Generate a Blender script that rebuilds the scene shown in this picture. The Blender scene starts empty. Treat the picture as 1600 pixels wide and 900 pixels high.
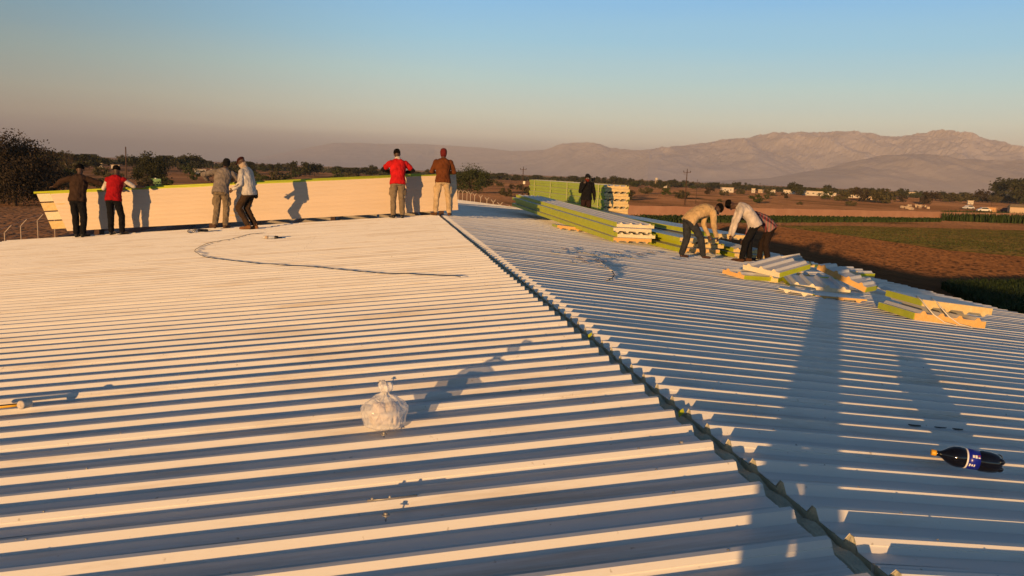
import bpy, math, random
import numpy as np
from mathutils import Vector, Matrix, noise
random.seed(7); rng = np.random.default_rng(7)
R = math.radians
S = bpy.context.scene
COL = S.collection
# ------------------------------------------------------------------ camera
F = 1260.0
YAW, PITCH, ROLL = 0.1639, 0.1408, 0.0415
CX, CZ = -1.548, 1.1856
fw = Vector((math.sin(YAW)*math.cos(PITCH), math.cos(YAW)*math.cos(PITCH), -math.sin(PITCH)))
r0 = Vector((math.cos(YAW), -math.sin(YAW), 0)); u0 = r0.cross(fw)
rt = math.cos(ROLL)*r0 + math.sin(ROLL)*u0
up = -math.sin(ROLL)*r0 + math.cos(ROLL)*u0
CAM = Vector((CX, 0, CZ))
cd = bpy.data.cameras.new('camera'); cam = bpy.data.objects.new('camera', cd); COL.objects.link(cam)
cd.sensor_width = 36; cd.lens = F/1600*36; cd.clip_start = 0.1; cd.clip_end = 60000
m = Matrix((rt, up, -fw)).transposed().to_4x4(); m.translation = CAM; cam.matrix_world = m
S.camera = cam
# ------------------------------------------------------------------ light
EL, PHI = 4.2, 31.3
SUN = Vector((-math.sin(R(PHI))*math.cos(R(EL)), -math.cos(R(PHI))*math.cos(R(EL)), math.sin(R(EL))))
w = bpy.data.worlds.new('World'); S.world = w; w.use_nodes = True
nt = w.node_tree; N = nt.nodes; Lk = nt.links
for n in list(N): N.remove(n)
out = N.new('ShaderNodeOutputWorld'); bg = N.new('ShaderNodeBackground')
sky = N.new('ShaderNodeTexSky'); sky.sky_type = 'NISHITA'; sky.sun_disc = False
sky.sun_elevation = R(EL); sky.sun_rotation = R(180+PHI); sky.air_density = 1.0; sky.dust_density = 1.5; sky.ozone_density = 2.0
geo = N.new('ShaderNodeNewGeometry'); sep = N.new('ShaderNodeSeparateXYZ')
tc = N.new('ShaderNodeTexCoord')
Lk.new(tc.outputs['Generated'], sep.inputs[0])
ramp = N.new('ShaderNodeValToRGB'); cr = ramp.color_ramp
stops = [(0.0, (.27,.21,.20)), (.018,(.30,.235,.22)), (.032,(.51,.43,.37)), (.046,(.82,.72,.55)), (.070,(.80,.83,.67)), (.11,(.58,.82,.80)), (.155,(.37,.73,.93)), (.205,(.26,.63,1.0)), (.28,(.07,.17,.31)), (1.0,(.020,.050,.105))]
while len(cr.elements) < len(stops): cr.elements.new(.5)
for e, (p, c) in zip(cr.elements, stops): e.position = p; e.color = (*c, 1)
nzw = N.new('ShaderNodeTexNoise'); nzw.inputs['Scale'].default_value = 2.2; nzw.inputs['Detail'].default_value = 4; mpw = N.new('ShaderNodeMapping'); mpw.inputs['Scale'].default_value = (1, 1, 14)
Lk.new(tc.outputs['Generated'], mpw.inputs[0]); Lk.new(mpw.outputs[0], nzw.inputs[0])
mad = N.new('ShaderNodeMath'); mad.operation = 'MULTIPLY_ADD'; mad.inputs[1].default_value = .020; Lk.new(nzw.outputs[0], mad.inputs[0])
sub = N.new('ShaderNodeMath'); sub.operation = 'SUBTRACT'; sub.inputs[1].default_value = .010; Lk.new(sep.outputs[2], sub.inputs[0]); Lk.new(sub.outputs[0], mad.inputs[2])
Lk.new(mad.outputs[0], ramp.inputs[0])      # uneven dust layers low in the sky
SKYK = 0.10
mul = N.new('ShaderNodeVectorMath'); mul.operation = 'SCALE'; mul.inputs['Scale'].default_value = 1.0/SKYK
mr = N.new('ShaderNodeMapRange'); mr.inputs['From Min'].default_value = -.50; mr.inputs['From Max'].default_value = .12; mr.inputs['To Min'].default_value = .50; mr.inputs['To Max'].default_value = 1.0
mr.interpolation_type = 'SMOOTHSTEP'; Lk.new(sep.outputs[0], mr.inputs[0])       # the dusty side of the sky, to the west, is duller
mz = N.new('ShaderNodeVectorMath'); mz.operation = 'SCALE'; Lk.new(ramp.outputs[0], mz.inputs[0]); Lk.new(mr.outputs[0], mz.inputs['Scale'])
Lk.new(mz.outputs[0], mul.inputs[0])
mix = N.new('ShaderNodeMix'); mix.data_type = 'RGBA'; mix.inputs[0].default_value = 0.82
Lk.new(sky.outputs[0], mix.inputs[6]); Lk.new(mul.outputs[0], mix.inputs[7])
Lk.new(mix.outputs[2], bg.inputs[0]); bg.inputs[1].default_value = SKYK
Lk.new(bg.outputs[0], out.inputs[0])
sd = bpy.data.lights.new('sun', 'SUN'); sd.energy = 5.0; sd.angle = R(0.5); sd.color = (1.0, .56, .21)
so = bpy.data.objects.new('sun', sd); COL.objects.link(so); so.rotation_euler = SUN.to_track_quat('Z', 'Y').to_euler(); so.location = (0,-20,30)
S.view_settings.view_transform = 'Standard'; S.view_settings.look = 'None'; S.view_settings.exposure = 0.0; S.view_settings.gamma = 1
S.cycles.max_bounces = 6; S.cycles.volume_bounces = 0; S.cycles.use_denoising = True
S.cycles.transparent_max_bounces = 8; S.cycles.sample_clamp_indirect = 4

# ------------------------------------------------------------------ where a photographed point lies
GZ = -5.3
AL = AR = R(5.3); TL = math.tan(AL); TR = math.tan(AR)
def ray(px, py): return (fw + rt*((px-800)/F) - up*((py-450)/F))
def onL(px, py):
    d = ray(px, py); t = (TL*CX-CZ)/(d.z-TL*d.x); return CAM+d*t
def onR(px, py, h=0):
    d = ray(px, py); t = (-TR*CX-CZ+h)/(d.z+TR*d.x); return CAM+d*t
def onG(px, py, h=0):
    d = ray(px, py); t = (GZ+h-CZ)/d.z; return CAM+d*t
def atY(px, py, Y):
    d = ray(px, py); return CAM+d*(Y/d.y)
def dirxy(px, dist):
    """ground point in the direction of image column px at the horizon"""
    py = 262+.0415*(px-597); d = ray(px, py); d.z = 0; d.normalize(); return Vector((CX+d.x*dist, d.y*dist, GZ))
def zroof(x): return TL*x if x < 0 else -TR*x

# ------------------------------------------------------------------ materials
def mat(name, col, rough=.7, metal=0, nscale=0, namt=.25, bump=0, bscale=40, spec=.5, coat=0, col2=None, stretch=None, trans=0):
    M = bpy.data.materials.new(name); M.use_nodes = True
    t = M.node_tree; b = t.nodes['Principled BSDF']
    b.inputs['Base Color'].default_value = (*col, 1); b.inputs['Roughness'].default_value = rough; b.inputs['Metallic'].default_value = metal
    b.inputs['Specular IOR Level'].default_value = spec; b.inputs['Coat Weight'].default_value = coat
    b.inputs['Transmission Weight'].default_value = trans
    if nscale or bump:
        c = t.nodes.new('ShaderNodeTexCoord'); mp = t.nodes.new('ShaderNodeMapping'); t.links.new(c.outputs['Object'], mp.inputs[0])
        if stretch: mp.inputs['Scale'].default_value = stretch
    if nscale:
        n = t.nodes.new('ShaderNodeTexNoise'); n.inputs['Scale'].default_value = nscale; n.inputs['Detail'].default_value = 6; n.inputs['Roughness'].default_value = .65
        t.links.new(mp.outputs[0], n.inputs[0])
        r = t.nodes.new('ShaderNodeValToRGB'); r.color_ramp.elements[0].position = .32; r.color_ramp.elements[1].position = .68
        c2 = col2 or tuple(min(1, x*(1+namt)) for x in col); c1 = tuple(x*(1-namt) for x in col) if not col2 else col
        r.color_ramp.elements[0].color = (*c1, 1); r.color_ramp.elements[1].color = (*c2, 1)
        t.links.new(n.outputs[0], r.inputs[0]); t.links.new(r.outputs[0], b.inputs['Base Color'])
    if bump:
        n2 = t.nodes.new('ShaderNodeTexNoise'); n2.inputs['Scale'].default_value = bscale; n2.inputs['Detail'].default_value = 5
        t.links.new(mp.outputs[0], n2.inputs[0])
        bp = t.nodes.new('ShaderNodeBump'); bp.inputs['Strength'].default_value = bump; bp.inputs['Distance'].default_value = .02
        t.links.new(n2.outputs[0], bp.inputs['Height']); t.links.new(bp.outputs[0], b.inputs['Normal'])
    return M
def roof_mat():
    M = bpy.data.materials.new('painted_steel_sheet'); M.use_nodes = True; t = M.node_tree; b = t.nodes['Principled BSDF']
    c = t.nodes.new('ShaderNodeTexCoord'); mp = t.nodes.new('ShaderNodeMapping'); mp.inputs['Scale'].default_value = (.5, 6, 1)
    g = t.nodes.new('ShaderNodeNewGeometry'); t.links.new(g.outputs['Position'], mp.inputs[0])
    n = t.nodes.new('ShaderNodeTexNoise'); n.inputs['Scale'].default_value = 1.3; n.inputs['Detail'].default_value = 7; n.inputs['Roughness'].default_value = .7
    t.links.new(mp.outputs[0], n.inputs[0])
    r = t.nodes.new('ShaderNodeValToRGB'); r.color_ramp.elements[0].position = .29; r.color_ramp.elements[0].color = (.60,.54,.47,1); r.color_ramp.elements[1].position = .50; r.color_ramp.elements[1].color = (.80,.79,.77,1)
    t.links.new(n.outputs[0], r.inputs[0])
    n3 = t.nodes.new('ShaderNodeTexNoise'); n3.inputs['Scale'].default_value = 26; n3.inputs['Detail'].default_value = 3; t.links.new(g.outputs['Position'], n3.inputs[0])
    r3 = t.nodes.new('ShaderNodeValToRGB'); r3.color_ramp.elements[0].position = .70; r3.color_ramp.elements[0].color = (1,1,1,1); r3.color_ramp.elements[1].position = .78; r3.color_ramp.elements[1].color = (.62,.58,.52,1)
    t.links.new(n3.outputs[0], r3.inputs[0])
    mx = t.nodes.new('ShaderNodeMix'); mx.data_type = 'RGBA'; mx.blend_type = 'MULTIPLY'; mx.inputs[0].default_value = 1
    t.links.new(r.outputs[0], mx.inputs[6]); t.links.new(r3.outputs[0], mx.inputs[7]); t.links.new(mx.outputs[2], b.inputs['Base Color'])
    rr = t.nodes.new('ShaderNodeMapRange'); b.inputs['Specular IOR Level'].default_value = .28; rr.inputs['To Min'].default_value = .62; rr.inputs['To Max'].default_value = .42; t.links.new(n.outputs[0], rr.inputs['Value']); t.links.new(rr.outputs[0], b.inputs['Roughness'])
    n2 = t.nodes.new('ShaderNodeTexNoise'); n2.inputs['Scale'].default_value = 3.0; n2.inputs['Detail'].default_value = 2; t.links.new(g.outputs['Position'], n2.inputs[0])
    bp = t.nodes.new('ShaderNodeBump'); bp.inputs['Strength'].default_value = .12; bp.inputs['Distance'].default_value = .02; t.links.new(n2.outputs[0], bp.inputs['Height']); t.links.new(bp.outputs[0], b.inputs['Normal'])
    return M
def leaf_mat(name, c1, c2):
    M = mat(name, c1, .75, nscale=.7, col2=c2, spec=.2); return M
M = dict(
 roof=roof_mat(),
 sheet=mat('white_steel_sheet', (.66,.66,.65), .42, nscale=2, namt=.08),
 foam=mat('cream_foam', (.70,.50,.21), .95, nscale=14, col2=(.80,.64,.34), bump=.6, bscale=60),
 foamw=mat('pale_foam', (.80,.68,.45), .95, nscale=14, col2=(.84,.76,.58), bump=.6, bscale=60),
 foamo=mat('orange_foam', (.74,.42,.13), .95, nscale=14, col2=(.78,.50,.2), bump=.5, bscale=60),
 foamg=mat('grey_green_foam', (.54,.51,.38), .95, nscale=9, col2=(.66,.62,.46), bump=.8, bscale=30),
 film=mat('lime_green_film', (.42,.50,.02), .45, nscale=5, col2=(.54,.58,.03)),
 filmd=mat('weathered_lime_film', (.36,.50,.05), .6, nscale=2.5, col2=(.44,.54,.10)),
 underside=mat('white_underside_sheet', (.60,.485,.37), .5, nscale=1.1, col2=(.66,.53,.40), stretch=(.3,1,5)),
 strap=mat('yellow_strap', (.70,.70,.30), .5), wstrap=mat('white_strap', (.7,.66,.56), .6),
 skin=mat('brown_skin', (.075,.038,.024), .55, nscale=30, namt=.1), hair=mat('black_hair', (.006,.005,.005), .95, spec=.1, bump=.6, bscale=120),
 wall=mat('grey_block_wall', (.35,.32,.28), .9, nscale=3), steel=mat('galvanised_steel', (.35,.34,.33), .5, metal=.6, nscale=6),
 purlin=mat('red_primer_steel', (.16,.05,.035), .6, nscale=5),
 bark=mat('grey_brown_bark', (.10,.065,.045), .95, nscale=8, bump=.6), pole=mat('creosoted_pole_wood', (.075,.04,.028), .9, nscale=4),
 leafdark=leaf_mat('dark_green_leaves', (.026,.028,.014), (.052,.054,.024)), leafgreen=leaf_mat('green_leaves', (.036,.046,.014), (.065,.078,.026)),
 leafdry=leaf_mat('dry_olive_leaves', (.055,.050,.024), (.10,.085,.04)), leafgrey=leaf_mat('grey_brown_twigs', (.036,.027,.018), (.062,.046,.030)),
 crop=leaf_mat('crop_leaves', (.026,.046,.012), (.048,.072,.020)), grassy=leaf_mat('field_grass_blades', (.055,.075,.018), (.10,.11,.03)),
 mudwall=mat('pink_mud_wall', (.40,.20,.125), .95, nscale=.35, col2=(.48,.26,.165), bump=.4, bscale=3),
 render=mat('white_render', (.60,.54,.47), .85, nscale=.6, namt=.08), orangewall=mat('ochre_render', (.62,.36,.18), .9), dark=mat('dark_opening', (.02,.02,.022), .5),
 beige=mat('beige_render', (.55,.42,.30), .9), teal=mat('faded_teal_tarpaulin', (.035,.13,.10), .7, nscale=2), greenpaint=mat('pale_green_paint', (.20,.36,.14), .6), 
 carwhite=mat('white_car_paint', (.75,.75,.75), .3, coat=.5), carglass=mat('car_glass', (.02,.025,.03), .1), tyre=mat('black_rubber', (.02,.02,.02), .8), thatch=mat('dry_thatch', (.30,.22,.12), .95, nscale=2),
 blackpl=mat('black_plastic', (.012,.012,.014), .35), cord=mat('black_cable', (.014,.014,.016), .6), yellow=mat('yellow_fibreglass', (.75,.42,.02), .45), palerub=mat('pale_grey_rubber', (.58,.52,.45), .8, nscale=20),
 cola=mat('black_bottle', (.004,.003,.004), .07, coat=.6), bluelabel=mat('blue_label', (.01,.018,.33), .3), ycap=mat('yellow_cap', (.75,.38,.02), .45), whitep=mat('white_print', (.8,.8,.8), .5),
 redp=mat('red_print', (.45,.05,.05), .5), paper=mat('crumpled_white_paper', (.78,.66,.60), .9, bump=.5, bscale=25), boxes=mat('kraft_food_box', (.66,.52,.42), .9), tar=mat('tar_smear', (.012,.014,.018), .35), twine=mat('dark_thread', (.05,.045,.04), .8),
)
def cloth(name, c, namt=.15): return mat(name, c, .92, nscale=6, namt=max(namt, .28), bump=.5, bscale=40, spec=.15)

# ------------------------------------------------------------------ helpers
def tag(o, label=None, cat=None, group=None, kind=None):
    if label: o['label'] = label
    if cat: o['category'] = cat
    if group: o['group'] = group
    if kind: o['kind'] = kind
    return o
def empty(name, loc, rz=0, **k):
    o = bpy.data.objects.new(name, None); o.empty_display_size = .2; COL.objects.link(o); o.location = loc; o.rotation_euler = (0,0,rz); return tag(o, **k)
class MB:
    def __init__(s): s.v = []; s.f = []; s.m = []; s.cur = 0
    def add(s, vs, fs):
        o = len(s.v); s.v += [tuple(v) for v in vs]; s.f += [tuple(i+o for i in f) for f in fs]; s.m += [s.cur]*len(fs); return s
    def box(s, c, d, rz=0, M3=None):
        c = Vector(c); vs = []
        mt = M3 or Matrix.Rotation(rz, 3, 'Z')
        for z in (-.5,.5):
            for x, y in ((-.5,-.5),(.5,-.5),(.5,.5),(-.5,.5)): vs.append(c+mt@Vector((x*d[0], y*d[1], z*d[2])))
        return s.add(vs, [(3,2,1,0),(4,5,6,7),(0,1,5,4),(1,2,6,5),(2,3,7,6),(3,0,4,7)])
    def tube(s, pts, rad, n=8, cap=True):
        pts = [Vector(p) for p in pts]; rad = rad if isinstance(rad, (list, tuple)) else [rad]*len(pts)
        vs = []; ref = None
        for i, p in enumerate(pts):
            t = (pts[min(i+1, len(pts)-1)]-pts[max(i-1, 0)]).normalized()
            if ref is None: ref = t.orthogonal().normalized()
            a = (ref-t*ref.dot(t)); a = a.normalized() if a.length > 1e-6 else t.orthogonal().normalized(); b = t.cross(a); ref = a
            for k in range(n): th = 2*math.pi*k/n; vs.append(p+(a*math.cos(th)+b*math.sin(th))*rad[i])
        fs = [(i*n+k, i*n+(k+1)%n, (i+1)*n+(k+1)%n, (i+1)*n+k) for i in range(len(pts)-1) for k in range(n)]
        if cap: fs += [tuple(range(n-1,-1,-1)), tuple((len(pts)-1)*n+k for k in range(n))]
        return s.add(vs, fs)
    def loft(s, rings, n=16):
        """rings: (centre, side, fwd, a, b)"""
        vs = []
        for c, sd, fd, a, b in rings:
            for k in range(n): th = 2*math.pi*k/n; vs.append(c+sd*(a*math.cos(th))+fd*(b*math.sin(th)))
        L = len(rings)
        fs = [(i*n+k, i*n+(k+1)%n, (i+1)*n+(k+1)%n, (i+1)*n+k) for i in range(L-1) for k in range(n)]
        fs += [tuple(range(n-1,-1,-1)), tuple((L-1)*n+k for k in range(n))]
        return s.add(vs, fs)
    def capsule(s, p0, p1, ra, rb, n=14, domes=True):
        p0 = Vector(p0); p1 = Vector(p1); t = (p1-p0); L = t.length
        if L < 1e-5: t = Vector((0,0,1))
        t.normalize(); sd = t.orthogonal().normalized(); fd = t.cross(sd); rings = []
        if domes:
            for q in (80, 55, 28): a = R(q); rings.append((p0-t*ra*math.sin(a), sd, fd, ra*math.cos(a), ra*math.cos(a)))
        rings += [(p0, sd, fd, ra, ra), (p1, sd, fd, rb, rb)]
        if domes:
            for q in (28, 55, 80): a = R(q); rings.append((p1+t*rb*math.sin(a), sd, fd, rb*math.cos(a), rb*math.cos(a)))
        return s.loft(rings, n)
    def ellips(s, c, ax, n=14):
        """ax: three axis vectors"""
        c = Vector(c); X, Y, Z = [Vector(a) for a in ax]; rings = []
        xs = X.length; 
        for q in range(-80, 81, 20):
            a = R(q); rings.append((c+Z*math.sin(a), X.normalized(), Y.normalized(), X.length*math.cos(a), Y.length*math.cos(a)))
        return s.loft(rings, n)
    def lathe(s, prof, c=(0,0,0), n=24, ax=None):
        """prof: (radius, height) pairs along local z (or matrix ax)"""
        c = Vector(c); mt = ax or Matrix.Identity(3); vs = []
        for r, h in prof:
            for k in range(n): th = 2*math.pi*k/n; vs.append(c+mt@Vector((r*math.cos(th), r*math.sin(th), h)))
        L = len(prof)
        fs = [(i*n+k, i*n+(k+1)%n, (i+1)*n+(k+1)%n, (i+1)*n+k) for i in range(L-1) for k in range(n)] + [tuple(range(n-1,-1,-1)), tuple((L-1)*n+k for k in range(n))]
        return s.add(vs, fs)
    def mesh(s, name, mats, smooth=False):
        me = bpy.data.meshes.new(name); me.from_pydata(s.v, [], s.f)
        for x in (mats if isinstance(mats, list) else [mats]): me.materials.append(x)
        if len(set(s.m)) > 1: me.polygons.foreach_set('material_index', s.m)
        if smooth: me.polygons.foreach_set('use_smooth', [True]*len(me.polygons))
        me.update(); return me
    def build(s, name, mats, parent=None, smooth=False, loc=None):
        o = bpy.data.objects.new(name, s.mesh(name, mats, smooth)); COL.objects.link(o)
        if parent: o.parent = parent
        if loc is not None: o.location = loc
        return o
def copy_tree(o, parent=None):
    c = o.copy(); COL.objects.link(c); c.parent = parent
    for ch in o.children: copy_tree(ch, c)
    return c
ORD = ['bottom','second','third','fourth','fifth','sixth','seventh','eighth','ninth','tenth','eleventh','twelfth']

# ------------------------------------------------------------------ ground, mountains, haze
def ground_mat():
    Mx = bpy.data.materials.new('dry_brown_soil'); Mx.use_nodes = True; t = Mx.node_tree; b = t.nodes['Principled BSDF']
    b.inputs['Roughness'].default_value = .95; b.inputs['Specular IOR Level'].default_value = .1
    g = t.nodes.new('ShaderNodeNewGeometry')
    def nz(scale, det, sc=(1,1,1)):
        mp = t.nodes.new('ShaderNodeMapping'); mp.inputs['Scale'].default_value = sc; t.links.new(g.outputs['Position'], mp.inputs[0])
        n = t.nodes.new('ShaderNodeTexNoise'); n.inputs['Scale'].default_value = scale; n.inputs['Detail'].default_value = det; n.inputs['Roughness'].default_value = .6; t.links.new(mp.outputs[0], n.inputs[0]); return n
    n1 = nz(.012, 8); r1 = t.nodes.new('ShaderNodeValToRGB'); e = r1.color_ramp.elements
    e[0].position = .35; e[0].color = (.21,.115,.068,1); e[1].position = .65; e[1].color = (.34,.19,.112,1)
    t.links.new(n1.outputs[0], r1.inputs[0])
    n2 = nz(.05, 6, (1,.35,1)); r2 = t.nodes.new('ShaderNodeValToRGB'); e = r2.color_ramp.elements; e[0].position = .52; e[0].color = (0,0,0,1); e[1].position = .66; e[1].color = (1,1,1,1); t.links.new(n2.outputs[0], r2.inputs[0])
    mx = t.nodes.new('ShaderNodeMix'); mx.data_type = 'RGBA'; mx.inputs[7].default_value = (.075,.052,.026,1)
    ml = t.nodes.new('ShaderNodeMath'); ml.operation = 'MULTIPLY'; ml.inputs[1].default_value = .75; t.links.new(r2.outputs[0], ml.inputs[0]); t.links.new(ml.outputs[0], mx.inputs[0])
    t.links.new(r1.outputs[0], mx.inputs[6])
    n3 = nz(1.1, 5); r3 = t.nodes.new('ShaderNodeMapRange'); r3.inputs['To Min'].default_value = .72; r3.inputs['To Max'].default_value = 1.28; t.links.new(n3.outputs[0], r3.inputs[0])
    sc = t.nodes.new('ShaderNodeVectorMath'); sc.operation = 'SCALE'; t.links.new(mx.outputs[2], sc.inputs[0]); t.links.new(r3.outputs[0], sc.inputs['Scale'])
    t.links.new(sc.outputs[0], b.inputs['Base Color'])
    bp = t.nodes.new('ShaderNodeBump'); bp.inputs['Strength'].default_value = 1; bp.inputs['Distance'].default_value = 1.2; n4 = nz(.9, 6); t.links.new(n4.outputs[0], bp.inputs['Height']); t.links.new(bp.outputs[0], b.inputs['Normal'])
    return Mx
def clods(Mx, k, scale):
    t = Mx.node_tree; b = t.nodes['Principled BSDF']; g = t.nodes.new('ShaderNodeNewGeometry')
    n = t.nodes.new('ShaderNodeTexNoise'); n.inputs['Scale'].default_value = scale; n.inputs['Detail'].default_value = 3; t.links.new(g.outputs['Position'], n.inputs[0])
    s1 = t.nodes.new('ShaderNodeVectorMath'); s1.operation = 'SUBTRACT'; s1.inputs[1].default_value = (.5,.5,.5); t.links.new(n.outputs['Color'], s1.inputs[0])
    s2 = t.nodes.new('ShaderNodeVectorMath'); s2.operation = 'MULTIPLY'; s2.inputs[1].default_value = (k,k,0); t.links.new(s1.outputs[0], s2.inputs[0])
    s3 = t.nodes.new('ShaderNodeVectorMath'); s3.operation = 'ADD'; t.links.new(s2.outputs[0], s3.inputs[0]); t.links.new(g.outputs['Normal'], s3.inputs[1])
    s4 = t.nodes.new('ShaderNodeVectorMath'); s4.operation = 'NORMALIZE'; t.links.new(s3.outputs[0], s4.inputs[0])
    for l in list(b.inputs['Normal'].links): t.links.remove(l)
    df = t.nodes.new('ShaderNodeBsdfDiffuse'); df.inputs['Roughness'].default_value = 1.0      # rough soil: bright when the sun is behind the viewer
    src = b.inputs['Base Color'].links[0].from_socket; t.links.new(src, df.inputs['Color']); t.links.new(s4.outputs[0], df.inputs['Normal'])
    o = [q for q in t.nodes if q.type == 'OUTPUT_MATERIAL'][0]; t.links.new(df.outputs[0], o.inputs['Surface']); t.nodes.remove(b); return Mx
GM = clods(ground_mat(), 1.5, 2.3)
mb = MB(); xs = [-16000,-4000,-800,-200,0,200,500,1500,5000,16000]; ys = [-2500,-300,0,60,150,350,800,2000,6000,16000]
vs = [(x, y, GZ) for y in ys for x in xs]; n = len(xs)
mb.add(vs, [(j*n+i, j*n+i+1, (j+1)*n+i+1, (j+1)*n+i) for j in range(len(ys)-1) for i in range(n-1)])
tag(mb.build('ground', GM), kind='structure')
def patch(name, pxs, m, h):
    b = MB(); b.add([onG(*p, h=h) for p in pxs], [tuple(range(len(pxs)))[::-1]]); o = b.build(name, m); return tag(o, kind='structure')
soil = mat('furrowed_field_soil', (.155,.075,.038), .95, nscale=1.2, col2=(.235,.115,.056), bump=.9, bscale=1.6, stretch=(1,.18,1))
clods(soil, 1.3, 3.0)
patch('ploughed_field', [(1010,352),(1190,352),(1400,377),(1600,402),(1720,420),(1720,540),(1010,540)], soil, .03)
grassm = mat('thin_field_grass', (.068,.072,.022), .95, nscale=.25, col2=(.17,.12,.05), bump=.5, bscale=3)
clods(grassm, 1.5, 2.0)
patch('grass_field', [(1215,353),(1330,352),(1700,360),(1700,412),(1600,401),(1480,391),(1380,376)], grassm, .05)
patch('dirt_path', [(1170,348),(1300,348),(1500,352),(1700,359),(1700,363),(1500,357),(1330,353),(1180,352)], clods(mat('pale_path_dirt', (.22,.12,.07), .95, nscale=.5, namt=.2), 1.5, 2.0), .07)
# mountains
SIL = [(-200,262),(0,262),(200,258),(330,252),(400,247),(440,239),(480,231),(520,223),(560,223),(600,225),(640,224),(700,227),(760,231),(800,236),(850,234),(875,224),(905,222),(930,223),(950,231),(1000,235),(1040,230),(1075,226),(1105,221),(1140,217),(1165,216),(1180,212),(1205,209),(1240,207),(1290,206),(1330,208),(1380,213),(1405,213),(1425,208),(1455,206),(1495,206),(1510,208),(1530,216),(1555,221),(1590,230),(1620,236),(1750,250),(1900,262)]
def silh(px): return float(np.interp(px, [a for a, b in SIL], [b for a, b in SIL]))
def hgt(px, py, D):
    d = ray(px, py); return CZ + d.z/math.hypot(d.x, d.y)*D
def mountain(name, D0, D1, sil, nx, ny, px0, px1, seed, mtl, rough):
    b = MB(); vs = []
    for j in range(ny):
        v = j/(ny-1)
        for i in range(nx):
            px = px0+(px1-px0)*i/(nx-1)
            fk = 1+1.3*min(1, max(0, (1010-px)/330)); D = (D0+(D1-D0)*v)*fk; p = dirxy(px, D); H = max(0, hgt(px, sil(px), (D0+(D1-D0)*.62)*fk)-GZ)
            prof = (v/.62)**1.15 if v < .62 else max(0, 1-((v-.62)/.38)**1.6)
            q = Vector((p.x/520, p.y/1400, seed)); ridg = 0; amp = 1
            for o in range(5): ridg += amp*(1-abs(noise.noise(q*(1.9**o)))*2); amp *= .5
            z = H*prof*(1+rough/fk**2.2*(ridg/1.9-.35)*(1-prof**3))
            z += H*(.05*noise.noise(q*9)+.035*noise.noise(q*21))*prof/fk**1.5
            vs.append((p.x, p.y, GZ-2+z))
    b.add(vs, [(j*nx+i, j*nx+i+1, (j+1)*nx+i+1, (j+1)*nx+i) for j in range(ny-1) for i in range(nx-1)])
    return tag(b.build(name, mtl, smooth=False), kind='structure')
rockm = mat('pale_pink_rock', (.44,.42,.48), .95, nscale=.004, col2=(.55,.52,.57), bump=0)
def rough(Mx):
    t = Mx.node_tree; b = t.nodes['Principled BSDF']; df = t.nodes.new('ShaderNodeBsdfDiffuse'); df.inputs['Roughness'].default_value = .25
    t.links.new(b.inputs['Base Color'].links[0].from_socket, df.inputs['Color']); o = [q for q in t.nodes if q.type == 'OUTPUT_MATERIAL'][0]; t.links.new(df.outputs[0], o.inputs['Surface']); t.nodes.remove(b); return Mx
rough(rockm)
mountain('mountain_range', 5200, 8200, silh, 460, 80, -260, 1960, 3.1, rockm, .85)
SIL2 = [(900,284),(1100,283),(1200,278),(1290,262),(1340,248),(1400,241),(1440,240),(1500,246),(1560,250),(1640,247),(1750,262),(1900,270)]
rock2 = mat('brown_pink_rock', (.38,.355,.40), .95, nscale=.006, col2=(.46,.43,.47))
rough(rock2)
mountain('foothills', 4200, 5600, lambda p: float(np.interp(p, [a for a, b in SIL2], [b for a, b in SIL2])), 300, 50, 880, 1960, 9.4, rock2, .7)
b = MB(); b.box((2500, 9500, 333), (30000, 21000, 682)); hz = b.build('haze', [])
hm = bpy.data.materials.new('dust_haze'); hm.use_nodes = True; t = hm.node_tree
for n in list(t.nodes):
    if n.type == 'BSDF_PRINCIPLED': t.nodes.remove(n)
pv = t.nodes.new('ShaderNodeVolumePrincipled'); pv.inputs['Density'].default_value = .000065; pv.inputs['Color'].default_value = (.78,.83,1.0,1); pv.inputs['Anisotropy'].default_value = -.15
t.links.new(pv.outputs[0], [n for n in t.nodes if n.type == 'OUTPUT_MATERIAL'][0].inputs['Volume']); hz.data.materials.append(hm); tag(hz, kind='stuff')
tag(hz, label='thin dusty haze over the plain and mountains', cat='haze')

# ------------------------------------------------------------------ the building and its roof
RH, RB, RT = .038, .092, .028          # rib height, base, crown
YL1, YR1 = 22, 40
bld = empty('farm_shed', (0, 0, GZ), label='long low shed whose white ribbed metal roof everyone stands on', cat='building')
def part(mb_, name, m, parent=bld, smooth=False, label=None):
    o = mb_.build(name, m, parent, smooth); o.location = (0,0,-GZ) if parent is bld else (0,0,0)
    if label: o['label'] = label
    return o
def rib_profile(npan, pitch=.25, lap=True):
    """(y, z) top-sheet points over npan*pitch, z=0 is the rib crown, ribs at pitch/2"""
    pts = []
    for k in range(npan):
        c = (k+.5)*pitch; h = 0.004 if (lap and k == 0) else 0; lp = lap and k == 0
        y0 = k*pitch
        pts += [(y0+.0, -RH)]
        pts += [(c-RB/2, -RH)]+([(c-RB/2+.0185, -.0185), (c-RB/2+.0155, -.0150)] if lp else [])+[(c-RT/2, h), (c+RT/2, h), (c+RB/2, -RH)]
        pts += [(c+RB/2+.050, -RH), (c+RB/2+.055, -RH+.002), (c+RB/2+.065, -RH+.002), (c+RB/2+.070, -RH)]
    pts.append((npan*pitch, -RH)); return pts
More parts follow.
